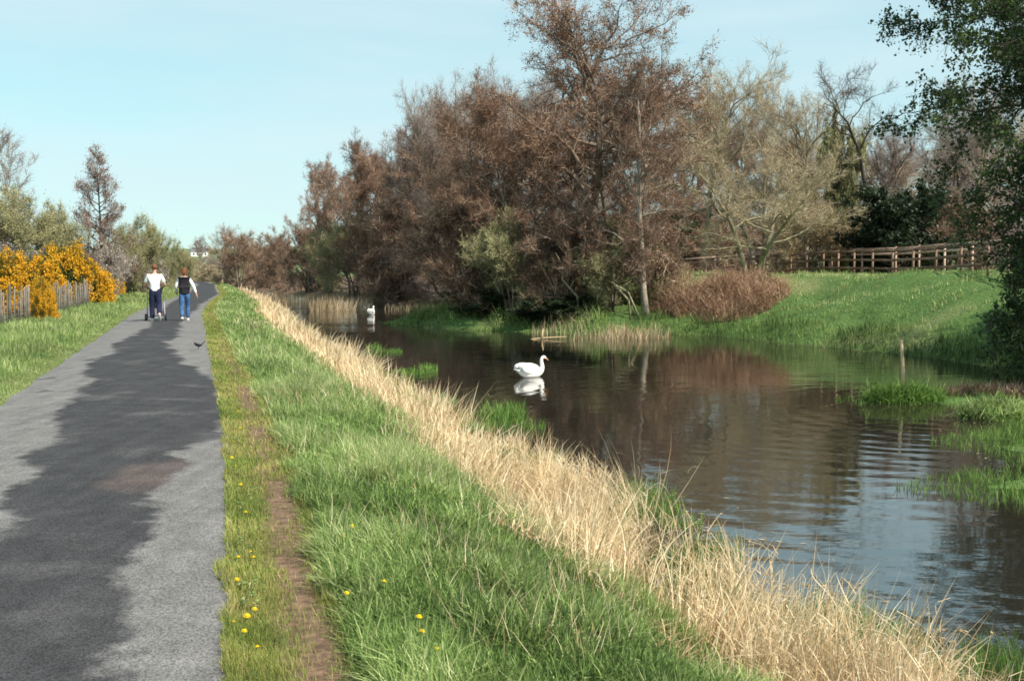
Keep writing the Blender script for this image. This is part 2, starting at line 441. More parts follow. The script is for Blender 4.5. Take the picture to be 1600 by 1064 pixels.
# ------------------------------------------------------------------ tarmac path
def build_path():
    ys = [-12.0]
    while ys[-1] < 235: ys.append(ys[-1] + (.12 if 0 < ys[-1] < 14 else .25 if ys[-1] < 60 else 1.0))
    ys = np.array(ys); K = 22
    u = np.linspace(0, 1, K)
    R = Redge(ys) + .04 * (vnoise(ys * 2.5, ys * 0, 3) - .5) * 2 + .03 * (vnoise(ys * 9, ys * 0, 4) - .5)
    L = Redge(ys) - PW + .05 * (vnoise(ys * 2.1, ys * 0, 6) - .5) * 2
    X = L[:, None] + (R - L)[:, None] * u[None]
    Y = np.repeat(ys[:, None], K, 1)
    Z = .012 + .035 * (1 - (2 * u - 1) ** 2)[None] + height(X, Y * 1).reshape(X.shape) * (Y > 185) + 0 * Y
    n, k = X.shape
    V = np.stack([X, Y, Z], -1).reshape(-1, 3)
    i = np.arange(n - 1)[:, None] * k; j = np.arange(k - 1)[None]
    Q = np.stack([i + j, i + j + 1, i + k + j + 1, i + k + j], -1).reshape(-1, 4)
    mb = MB(); mb.add(V, Q)
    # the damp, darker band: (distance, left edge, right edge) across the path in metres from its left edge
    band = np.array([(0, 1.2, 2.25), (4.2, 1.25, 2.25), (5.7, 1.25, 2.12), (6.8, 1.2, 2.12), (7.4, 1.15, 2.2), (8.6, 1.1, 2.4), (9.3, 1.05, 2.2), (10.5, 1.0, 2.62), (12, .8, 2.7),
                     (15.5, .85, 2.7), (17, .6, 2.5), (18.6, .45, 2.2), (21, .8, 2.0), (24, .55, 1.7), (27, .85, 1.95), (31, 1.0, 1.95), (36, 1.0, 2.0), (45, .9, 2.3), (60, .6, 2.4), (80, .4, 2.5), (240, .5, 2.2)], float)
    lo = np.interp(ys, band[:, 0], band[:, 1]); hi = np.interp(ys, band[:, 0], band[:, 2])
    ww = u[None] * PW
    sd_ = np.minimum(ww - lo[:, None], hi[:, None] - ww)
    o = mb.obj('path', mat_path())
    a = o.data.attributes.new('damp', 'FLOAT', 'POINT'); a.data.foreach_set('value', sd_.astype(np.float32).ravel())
    tag(o, 'worn grey tarmac towpath with a dark damp band', kind='structure')

def mat_path():
    m = bpy.data.materials.new('tarmac'); m.use_nodes = True
    n, l = m.node_tree.nodes, m.node_tree.links
    pb = n['Principled BSDF']
    tcn = n.new('ShaderNodeTexCoord')
    a = n.new('ShaderNodeAttribute'); a.attribute_name = 'damp'
    def noise(sc, det=4, vec=None):
        q = n.new('ShaderNodeTexNoise'); q.inputs['Scale'].default_value = sc; q.inputs['Detail'].default_value = det
        l.new(vec or tcn.outputs['Object'], q.inputs['Vector']); return q.outputs[0]
    def math_(op, x, y):
        q = n.new('ShaderNodeMath'); q.operation = op
        for k, v in ((0, x), (1, y)):
            if isinstance(v, (int, float)): q.inputs[k].default_value = v
            else: l.new(v, q.inputs[k])
        return q.outputs[0]
    def rng_(v, a0, a1, b0, b1):
        q = n.new('ShaderNodeMapRange')
        for k, z in zip((1, 2, 3, 4), (a0, a1, b0, b1)): q.inputs[k].default_value = z
        l.new(v, q.inputs[0]); return q.outputs[0]
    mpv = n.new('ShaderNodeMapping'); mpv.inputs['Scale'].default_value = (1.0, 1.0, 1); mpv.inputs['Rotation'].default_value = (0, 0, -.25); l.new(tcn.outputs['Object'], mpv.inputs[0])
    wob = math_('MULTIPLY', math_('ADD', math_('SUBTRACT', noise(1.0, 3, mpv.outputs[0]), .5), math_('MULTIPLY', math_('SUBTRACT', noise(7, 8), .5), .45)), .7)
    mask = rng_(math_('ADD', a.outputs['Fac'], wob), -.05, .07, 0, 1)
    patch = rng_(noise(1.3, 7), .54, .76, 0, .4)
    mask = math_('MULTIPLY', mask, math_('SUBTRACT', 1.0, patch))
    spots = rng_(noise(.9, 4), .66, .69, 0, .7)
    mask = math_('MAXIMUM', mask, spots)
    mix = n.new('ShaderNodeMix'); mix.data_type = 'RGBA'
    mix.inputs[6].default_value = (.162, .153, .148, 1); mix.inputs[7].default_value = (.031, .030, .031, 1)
    # an old dry pinkish patch in the damp band
    pv = gnd(255, 740, .04)
    pm_ = n.new('ShaderNodeMapping'); pm_.vector_type = 'POINT'; pm_.inputs['Location'].default_value = (-pv.x, -pv.y * .55, 0); pm_.inputs['Scale'].default_value = (1, .55, 0)
    l.new(tcn.outputs['Object'], pm_.inputs[0])
    ln = n.new('ShaderNodeVectorMath'); ln.operation = 'LENGTH'; l.new(pm_.outputs[0], ln.inputs[0])
    pmask = rng_(math_('ADD', ln.outputs['Value'], math_('MULTIPLY', math_('SUBTRACT', noise(3, 6), .5), .45)), .28, .46, .75, 0)
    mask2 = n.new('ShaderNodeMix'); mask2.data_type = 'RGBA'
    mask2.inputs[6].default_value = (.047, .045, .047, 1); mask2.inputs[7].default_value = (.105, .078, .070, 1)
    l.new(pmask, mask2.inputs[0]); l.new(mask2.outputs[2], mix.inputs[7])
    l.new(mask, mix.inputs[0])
    vor = n.new('ShaderNodeTexVoronoi'); vor.inputs['Scale'].default_value = 130; l.new(tcn.outputs['Object'], vor.inputs['Vector'])
    bw = n.new('ShaderNodeRGBToBW'); l.new(vor.outputs['Color'], bw.inputs[0])
    st = rng_(bw.outputs[0], .2, .8, .62, 1.45)
    big = rng_(noise(4, 6), .3, .7, .82, 1.15)
    fine = math_('MULTIPLY', st, big)
    # hairline cracks and worn streaks along the wheel lines
    cm = n.new('ShaderNodeMapping'); cm.inputs['Scale'].default_value = (.9, .5, 1); l.new(tcn.outputs['Object'], cm.inputs[0])
    wn_ = n.new('ShaderNodeTexNoise'); wn_.inputs['Scale'].default_value = 3; wn_.inputs['Detail'].default_value = 6; l.new(cm.outputs[0], wn_.inputs['Vector'])
    add_ = n.new('ShaderNodeMixRGB'); add_.blend_type = 'ADD'; add_.inputs[0].default_value = .25; l.new(cm.outputs[0], add_.inputs[1]); l.new(wn_.outputs['Color'], add_.inputs[2])
    vc = n.new('ShaderNodeTexVoronoi'); vc.feature = 'DISTANCE_TO_EDGE'; vc.inputs['Scale'].default_value = .9; l.new(add_.outputs[0], vc.inputs['Vector'])
    crack = rng_(vc.outputs['Distance'], .0, .008, .8, 1.0)
    crack = math_('MAXIMUM', crack, rng_(noise(.8, 3), .48, .52, 0, 1))
    strk = n.new('ShaderNodeMapping'); strk.inputs['Scale'].default_value = (6, .5, 1); strk.inputs['Rotation'].default_value = (0, 0, -.27); l.new(tcn.outputs['Object'], strk.inputs[0])
    fine = math_('MULTIPLY', math_('MULTIPLY', fine, crack), rng_(noise(1.2, 5, strk.outputs[0]), .3, .7, .86, 1.14))
    mu = n.new('ShaderNodeMix'); mu.data_type = 'RGBA'; mu.blend_type = 'MULTIPLY'; mu.inputs[0].default_value = 1
    l.new(mix.outputs[2], mu.inputs[6]); l.new(fine, mu.inputs[7]); l.new(mu.outputs[2], pb.inputs['Base Color'])
    l.new(rng_(mask, 0, 1, .95, .85), pb.inputs['Roughness'])
    pb.inputs['Specular IOR Level'].default_value = .12
    bp = n.new('ShaderNodeBump'); bp.inputs['Strength'].default_value = .45; bp.inputs['Distance'].default_value = .006
    l.new(vor.outputs['Distance'], bp.inputs['Height']); l.new(bp.outputs[0], pb.inputs['Normal'])
    return m
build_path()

# ------------------------------------------------------------------ canal water
def build_water():
    mb = MB()
    mb.add([(-400, -60, WATER), (60, -60, WATER), (60, 500, WATER), (-400, 500, WATER)], [[0, 1, 2, 3]])
    m = bpy.data.materials.new('canal_water'); m.use_nodes = True
    n, l = m.node_tree.nodes, m.node_tree.links
    pb = n['Principled BSDF']
    pb.inputs['Base Color'].default_value = (.022, .018, .013, 1)
    pb.inputs['Roughness'].default_value = .035
    pb.inputs['IOR'].default_value = 2.6
    tcn = n.new('ShaderNodeTexCoord')
    def noise(sc, mapping, det=3, dist=0):
        mpp = n.new('ShaderNodeMapping'); mpp.inputs['Scale'].default_value = mapping; mpp.inputs['Rotation'].default_value = (0, 0, .12)
        l.new(tcn.outputs['Object'], mpp.inputs[0])
        q = n.new('ShaderNodeTexNoise'); q.inputs['Scale'].default_value = sc; q.inputs['Detail'].default_value = det; q.inputs['Distortion'].default_value = dist
        l.new(mpp.outputs[0], q.inputs['Vector']); return q.outputs[0]
    def math_(op, x, y):
        q = n.new('ShaderNodeMath'); q.operation = op
        for k, v in ((0, x), (1, y)):
            if isinstance(v, (int, float)): q.inputs[k].default_value = v
            else: l.new(v, q.inputs[k])
        return q.outputs[0]
    # long low ripples spreading across the nearer water, small shiver elsewhere
    mpp = n.new('ShaderNodeMapping'); mpp.inputs['Location'].default_value = (-9.0, -21.0, 0)
    l.new(tcn.outputs['Object'], mpp.inputs[0])
    wv = n.new('ShaderNodeTexWave'); wv.wave_type = 'RINGS'; wv.rings_direction = 'Z'
    wv.inputs['Scale'].default_value = .55; wv.inputs['Distortion'].default_value = 9.0; wv.inputs['Detail'].default_value = 2; wv.inputs['Detail Scale'].default_value = .6
    l.new(mpp.outputs[0], wv.inputs['Vector'])
    h = math_('ADD', math_('MULTIPLY', noise(1.0, (.7, 1.6, 1), 2), .55), math_('MULTIPLY', wv.outputs['Fac'], .13))
    h = math_('ADD', h, math_('MULTIPLY', noise(3.0, (.6, 1.8, 1), 3), .17))
    calm = noise(.12, (1, 1.3, 1), 2)
    mr = n.new('ShaderNodeMapRange'); mr.inputs[1].default_value = .4; mr.inputs[2].default_value = .62; mr.inputs[3].default_value = .25; mr.inputs[4].default_value = 1.0
    l.new(calm, mr.inputs[0])
    h = math_('MULTIPLY', h, mr.outputs[0])
    bp = n.new('ShaderNodeBump'); bp.inputs['Strength'].default_value = .42; bp.inputs['Distance'].default_value = .05
    l.new(h, bp.inputs['Height']); l.new(bp.outputs[0], pb.inputs['Normal'])
    o = mb.obj('water', m, smooth_shade=False)
    tag(o, 'still brown canal water', kind='structure')
build_water()

# ------------------------------------------------------------------ grass, reeds (stuff)
def rand_dir(N, lean, rng=RNG):
    a = rng.uniform(0, 2 * math.pi, N); r = np.abs(rng.normal(0, lean, N))
    return norm(np.stack([np.cos(a) * r, np.sin(a) * r, np.ones(N)], -1))

def scatter_Y(N, y0, y1, p, rng=RNG):
    """Y samples with density falling as Y**-p"""
    u = rng.random(N)
    if abs(p - 1) < 1e-6: return y0 * (y1 / y0) ** u
    return (y0 ** (1 - p) + u * (y1 ** (1 - p) - y0 ** (1 - p))) ** (1 / (1 - p))

def verge_grass():
    N = 430000
    Y = scatter_Y(N, 2.6, 150, 1.75)
    s = RNG.uniform(-.10, 3.1, N)
    creep = .05 * vnoise(Y * 2.3, Y * 0, 25) ** 1.5 + .04 * vnoise(Y * 9, Y * 0, 26)
    s = np.where((s < .02) & (s < -creep), s + .14 + .1 * RNG.random(N), s)
    x = Redge(Y) + s
    cl = vnoise(x * 3.0, Y * 3.0, 21); cl2 = vnoise(x * .8, Y * .8, 22); cf = vnoise(x * 6, Y * 6, 24)
    # bare trodden strip
    trod = smooth(1 - np.abs(s - (.36 + .1 * (vnoise(x * .7, Y * .7, 8) - .5))) / (.27 + .22 * (vnoise(x * 2.3, Y * 2.3, 9) - .5)))
    trod = trod * np.clip(1.15 - (Y - 9) * .05, .0, 1) * np.where(Y < 5.5, 1, .45 + .6 * smooth((vnoise(Y * 1.3, Y * 0, 29) - .3) / .3))
    thin = smooth((s - 2.5 - (cl - .5)) / .6) * .7
    keep = RNG.random(N) > np.maximum(trod * .93, thin)
    keep &= RNG.random(N) < (.45 + .9 * cf)
    Y, s, x, cl, cl2 = Y[keep], s[keep], x[keep], cl[keep], cl2[keep]
    z = height(x, Y)
    N = len(Y); P = np.stack([x, Y, np.where(s < .02, .012, z - .01)], -1)
    lush = smooth((s - .42 + (cl - .5) * .3) / .2)
    L = (.035 + .04 * RNG.random(N)) * (1 - lush) + lush * (.07 + .145 * RNG.random(N)) * (.35 + 1.15 * cl) * (.8 + .5 * cl2)
    Wd = np.maximum(.0035 + .0065 * lush * (.5 + RNG.random(N)), Y * .00085)
    D = rand_dir(N, .45); a = RNG.uniform(0, 2 * math.pi, N) * .6 + 2.6
    B = np.stack([np.cos(a), np.sin(a), -.55 + 0 * a], -1) * (RNG.random(N) * .85 * (.3 + .7 * lush))[:, None]
    B += RNG.normal(0, .12, (N, 3)) * np.array([1, 1, 0])
    rn = np.clip(RNG.random(N) ** 1.3 * .85 + (cl2 - .5) * .5 + (cl - .5) * .6 + .1, 0, 1)
    for nm, sel, mm in (('verge_turf', lush < .5, 'grass_dry'), ('bank_grass', lush >= .5, 'grass')):
        mb = MB()
        nr = sel & (Y < 9); fr = sel & (Y >= 9)
        blades(mb, P[nr], D[nr], L[nr], Wd[nr], B[nr], 3, rn[nr])
        blades(mb, P[fr], D[fr], L[fr], Wd[fr], B[fr], 2, rn[fr])
        o = mb.obj(nm, M[mm])
        tag(o, {'verge_turf': 'short yellowish trodden grass along the right edge of the path',
                'bank_grass': 'lush green grass on the bank between path and reeds'}[nm], 'grass', kind='stuff')

def bank_weeds():
    n = 5200
    Y = scatter_Y(n, 3, 40, 1.5); s = RNG.uniform(.05, 2.9, n); x = Redge(Y) + s
    k = (vnoise(x * 2.5, Y * 2.5, 27) > .45) & (np.abs(s - .36) > .16); x, Y = x[k], Y[k]; n = len(x)
    z = height(x, Y); rr = .008 + .012 * RNG.random(n)
    mb = MB(); c = np.repeat(np.arange(n), 7); m = len(c); a = RNG.uniform(0, 6.28, m)
    D = norm(np.stack([np.cos(a), np.sin(a), .35 + .5 * RNG.random(m)], -1))
    P = np.stack([x[c], Y[c], z[c] + .02 + .03 * RNG.random(m)], -1)
    blades(mb, P, D, rr[c] * 1.8, rr[c] * .7, np.stack([0 * a, 0 * a, -.5 + 0 * a], -1), 3, side=np.stack([-np.sin(a), np.cos(a), 0 * a], -1))
    tag(mb.obj('bank_weeds', M['grass_far']), 'broad leaved weeds scattered through the bank grass', 'weeds', kind='stuff')
    n = 5000
    Y = scatter_Y(n, 3, 40, 1.5); s = RNG.uniform(.5, 2.9, n) ** 1.0; x = Redge(Y) + s
    k = vnoise(x * 1.1, Y * 1.1, 28) + .15 * s > .72; x, Y = x[k], Y[k]; n = len(x)
    mb = MB(); P = np.stack([x, Y, height(x, Y)], -1)
    blades(mb, P, rand_dir(n, .5), .10 + .16 * RNG.random(n), np.maximum(.004, Y * .0006), RNG.normal(0, .3, (n, 3)), 3)
    tag(mb.obj('dead_stalks', M['reed']), 'thin dead straw stalks scattered in the green bank', 'dead grass', kind='stuff')

def left_grass():
    N = 120000
    Y = scatter_Y(N, 5, 120, 1.5)
    s = -PW + .02 - RNG.random(N) ** 1.2 * 5.5
    x = Redge(Y) + s
    cl = vnoise(x * 1.7, Y * 1.7, 31); k = RNG.random(N) < (.4 + .9 * cl)
    x, Y, s, cl = x[k], Y[k], s[k], cl[k]; N = len(x)
    P = np.stack([x, Y, height(x, Y) - .01], -1)
    lush = smooth((-PW - s - .15) / .6)
    L = (.04 + .10 * lush + .10 * RNG.random(N) * lush) * (.6 + .7 * cl)
    Wd = np.maximum(.005, Y * .0009)
    mb = MB()
    blades(mb, P, rand_dir(N, .4), L, Wd, RNG.normal(0, .2, (N, 3)) * np.array([1, 1, .3]), 2, np.clip(RNG.random(N) * .7 + cl * .4, 0, 1))
    tag(mb.obj('roadside_grass', M['grass_far']), 'green grass verge between path and stake fence', 'grass', kind='stuff')

def meadow_grass():
    N = 170000
    x = RNG.uniform(2, 34, N); y = 27 + 43 * RNG.random(N) ** 1.1
    D = far_d(x, y); k = (D > .0) & (x / y < .56)
    k &= ~((x < 5.5) & (y > 48)); k &= RNG.random(N) < .35 + .9 * vnoise(x * .45, y * .45, 49)
    x, y, D = x[k], y[k], D[k]; N = len(x)
    cl = vnoise(x * .9, y * .9, 41); edge = smooth((3.2 - D) / 2.5); dk = smooth((5.5 - D) / 4) * smooth((vnoise(x * .8, y * .8, 47) - .3) / .3)
    P = np.stack([x, y, height(x, y) - .02], -1)
    L = (.05 + .05 * RNG.random(N)) * (.6 + .7 * cl) + edge * (.10 + .25 * RNG.random(N)) * (.3 + cl) + .14 * smooth((vnoise(x * 1.6, y * 1.6, 46) - .6) / .15) + .16 * dk * RNG.random(N)
    mb = MB()
    blades(mb, P, rand_dir(N, .4), L, .02 + .022 * RNG.random(N), RNG.normal(0, .2, (N, 3)), 2, np.clip(RNG.random(N) * .7 + .05 + .5 * vnoise(x * .22, y * .3, 44) + .25 * (vnoise(x * 1.3, y * 1.6, 45) - .5) - edge * .35 * cl - .45 * dk, 0, 1))
    tag(mb.obj('meadow_grass', M['grass_far']), 'short green meadow grass beyond the canal below the rail fence', 'grass', kind='stuff')

def waterside():
    # bright tufts on the low spits at the right and along the foot of the near bank
    mb = MB()
    def tuft(x, y, n, r, h, w, bend=.25, a0=0.0):
        a = RNG.uniform(0, 2 * math.pi, n); q = r * np.sqrt(RNG.random(n))
        X = x + np.cos(a) * q; Yy = y + np.sin(a) * q
        P = np.stack([X, Yy, np.maximum(height(X, Yy), WATER - .02)], -1)
        blades(mb, P, rand_dir(n, .35), h * RNG.uniform(.5, 1.1, n), w, RNG.normal(0, bend, (n, 3)) * np.array([1, 1, .4]), 3, np.clip(RNG.random(n) + a0, 0, 1))
    N = 26000
    X = RNG.uniform(4.6, 10.5, N); Yy = RNG.uniform(11.6, 26, N); D = far_d(X, Yy)
    k = (D > -.12) & (D < 2.2) & (RNG.random(N) < np.where(Yy > 20, .4, .35 + .9 * vnoise(X * 1.2, Yy * 1.2, 56))); X, Yy, D = X[k], Yy[k], D[k]; n = len(X)
    g = vnoise(X * 1.5, Yy * 1.5, 55)
    P = np.stack([X, Yy, np.maximum(height(X, Yy), WATER - .02)], -1)
    blades(mb, P, rand_dir(n, .35), (.08 + .11 * RNG.random(n)) * (.4 + .8 * g), .012, RNG.normal(0, .2, (n, 3)) * np.array([1, 1, .4]), 3)
    # foot of the near bank
    for i in range(90):
        Y0 = float(scatter_Y(1, 4.0, 70, 1.2)[0]); s0 = SHORE + RNG.uniform(-.45, .35)
        if vnoise([Y0 * .35], [3.3], 61)[0] < .42: continue
        tuft(float(Redge(Y0)) + s0, Y0, int(150 * min(1, 14 / Y0) + 30), .22 + .1 * RNG.random(), .20 + .14 * RNG.random(), max(.006, Y0 * .0009))
    for (px, py) in ((1450, 1000), (1380, 985), (1520, 1010), (1300, 960), (980, 775), (1000, 790), (800, 655), (780, 640), (810, 700), (600, 545), (640, 575)):
        p = gnd(px, py, WATER + .12)
        for _ in range(5): tuft(p.x + random.uniform(-.5, .5), p.y + random.uniform(-.6, .6), 90, .25, random.uniform(.15, .34), max(.006, p.y * .0009))
    tag(mb.obj('waterside_grass', M['grass_bright']), 'bright green waterside grass fringing the canal', 'grass', kind='stuff')

def reeds():
    mb = MB()
    N = 60000
    Y = scatter_Y(N, 2.6, 150, 1.45)
    x0 = Redge(Y)
    inn = 2.65 + .6 * (vnoise(Y * .9, Y * 0, 71) - .5) * 2 + .45 * (vnoise(Y * 3, Y * 0, 72) - .5) * 2
    outr = SHORE + .22
    q = RNG.random(N)
    s = inn + (outr - inn) * q + RNG.normal(0, .10, N)
    x = x0 + s
    cl = vnoise(x * 2.2, Y * 2.2, 73); c2 = vnoise(x * .6, Y * .6, 74)
    gap = vnoise(x * 1.1, Y * 1.1, 75)
    k = RNG.random(N) < (.08 + 1.2 * cl) * smooth((gap - .2) / .25) * (1 - .25 * smooth((7.2 - Y) / 2.5) * smooth((s - 3.3) / .5))
    x, Y, s, cl, c2, q = x[k], Y[k], s[k], cl[k], c2[k], q[k]; N = len(x)
    P = np.stack([x, Y, height(x, Y) - .02], -1)
    edge = smooth(q / .35)
    L = (.22 + .42 * RNG.random(N)) * (.5 + .55 * edge) * (.35 + 1.25 * cl) * (.75 + .75 * c2)
    tall = RNG.random(N) < .025; L = np.where(tall, L * 1.25 + .06, L) * (.86 + .14 * smooth((Y - 6) / 5))
    Wd = np.maximum(.0085 * (.5 + RNG.random(N)), Y * .00095)
    D = rand_dir(N, .24)
    D[:, 0] += .10; D = norm(D)
    a = RNG.uniform(0, 2 * math.pi, N); b = RNG.random(N) ** 1.5 * .55
    lean_ = (vnoise(x * .9 + 7, Y * .9, 76) - .5) * .9
    B = np.stack([np.cos(a) * b + lean_, np.sin(a) * b, -b * .55 - np.abs(lean_) * .3], -1)
    rn = np.clip(.15 + RNG.random(N) * .75 + (cl - .5) * .3, 0, 1)
    nr = Y < 16
    blades(mb, P[nr], D[nr], L[nr], Wd[nr], B[nr], 5, rn[nr])
    blades(mb, P[~nr], D[~nr], L[~nr], Wd[~nr], B[~nr], 3, rn[~nr])
    # leaves that leave the stem halfway, kinked and hanging
    idx = np.where(nr)[0]; idx = RNG.choice(idx, min(len(idx), 26000))
    tt = RNG.uniform(.3, .85, len(idx))[:, None]
    Pl = P[idx] + D[idx] * L[idx][:, None] * tt + B[idx] * L[idx][:, None] * tt ** 2
    Dl = norm(D[idx] * .5 + RNG.normal(0, .6, (len(idx), 3)))
    blades(mb, Pl, Dl, .12 + .16 * RNG.random(len(idx)), .007, np.stack([RNG.normal(0, .3, len(idx)), RNG.normal(0, .3, len(idx)), -RNG.random(len(idx)) * .9], -1), 3, rn[idx])
    # broken litter lying at the foot
    n = 16000
    Yl = scatter_Y(n, 2.8, 40, 1.4); sl = RNG.uniform(2.3, SHORE, n); xl = Redge(Yl) + sl
    Pl = np.stack([xl, Yl, height(xl, Yl) + .02], -1)
    a = RNG.uniform(0, 2 * math.pi, n); Dl = norm(np.stack([np.cos(a), np.sin(a), RNG.uniform(0, .5, n)], -1))
    blades(mb, Pl, Dl, .18, np.maximum(.007, Yl * .0009), RNG.normal(0, .2, (n, 3)), 2, RNG.random(n) * .7)
    tag(mb.obj('dry_reeds', M['reed']), 'straw coloured dry reeds lining the near bank of the canal', 'reeds', kind='stuff')
    # reeds across the water
    mb = MB()
    for (px, py, n, r, h) in ((950, 524, 160, 1.6, .6), (1000, 522, 260, 1.4, .7), (1040, 505, 300, 1.4, 1.0), (880, 515, 200, 1.4, .6), (700, 500, 250, 2.0, .5), (760, 505, 250, 2.0, .5), (640, 480, 200, 2, .6), (930, 500, 300, 1.5, .8),
                              (480, 470, 260, 2.6, .8), (520, 482, 320, 1.6, 1.2), (450, 462, 260, 2.5, .8), (560, 474, 200, 1.2, .8), (585, 466, 100, 2.5, .6), (540, 464, 120, 2.5, .6)):
        p = gnd(px, py, WATER + .15)
        a = RNG.uniform(0, 2 * math.pi, n); q = r * np.sqrt(RNG.random(n)); X = p.x + np.cos(a) * q; Yy = p.y + np.sin(a) * q
        P = np.stack([X, Yy, np.maximum(height(X, Yy), WATER - .05)], -1)
        blades(mb, P, rand_dir(n, .25), h * RNG.uniform(.4, 1.1, n), .035, RNG.normal(0, .2, (n, 3)) * np.array([1, 1, .5]), 3)
    tag(mb.obj('far_reeds', M['reed_far']), 'pale dry reed tufts along the far water edge and channel', 'reeds', kind='stuff')

def flotsam():
    mb = MB(); n = 900
    Y = scatter_Y(n, 5, 45, 1.0); x = Redge(Y) + SHORE + .3 + np.abs(RNG.normal(0, .5, n))
    x2 = RNG.uniform(1, 9.5, n); y2 = RNG.uniform(9, 44, n)
    x = np.concatenate([x, x2]); Y = np.concatenate([Y, y2]); D = far_d(x, Y)
    k = (D < -.1) & ((np.arange(len(x)) < n) | (D > -1.1)) & (vnoise(x * .8, Y * .8, 91) > .5); x, Y = x[k], Y[k]; n = len(x)
    a = RNG.uniform(0, 3.14, n); sz = RNG.uniform(.015, .05, n); u = np.stack([np.cos(a), np.sin(a), 0 * a], -1) * sz[:, None]; v = np.stack([-np.sin(a), np.cos(a), 0 * a], -1) * sz[:, None] * .4
    P = np.stack([x, Y, np.full(n, WATER + .006)], -1)
    mb.add(np.stack([P - u, P - v, P + u, P + v], 1).reshape(-1, 3), (np.arange(n) * 4)[:, None] + np.arange(4)[None], None, np.repeat(RNG.random(n), 4))
    tag(mb.obj('floating_debris', M['reed_far']), 'small bits of dead leaf floating by the canal edges', 'debris', kind='stuff')

def bank_plants():
    # leafy green growth on the wooded promontory, clear of the brambles
    mb = MB()
    N = 60000
    x = RNG.uniform(-14, 7, N); y = RNG.uniform(44, 84, N); D = far_d(x, y)
    g = vnoise(x * .55, y * .55, 81)
    k = (D > -.3) & (D < 6) & (RNG.random(N) < g * 1.5 - .2)
    x, y, D, g = x[k], y[k], D[k], g[k]; n = len(x)
    P = np.stack([x, y, np.maximum(height(x, y), WATER) - .02], -1)
    h = (.2 + .75 * RNG.random(n)) * smooth((g - .3) / .5) * np.clip(.35 + D * .5, .3, 1)
    blades(mb, P, rand_dir(n, .45), h, .05, RNG.normal(0, .3, (n, 3)), 3, RNG.random(n) * .8)
    leaves(mb, P + np.stack([RNG.normal(0, .08, n), RNG.normal(0, .08, n), h * RNG.random(n)], -1), .10, RNG.random(n) * .8)
    tag(mb.obj('bank_vegetation', M['grass_far']), 'rank green growth on the wooded promontory across the canal', 'plants', kind='stuff')

verge_grass(); bank_weeds(); left_grass(); meadow_grass(); waterside(); reeds(); bank_plants(); flotsam()

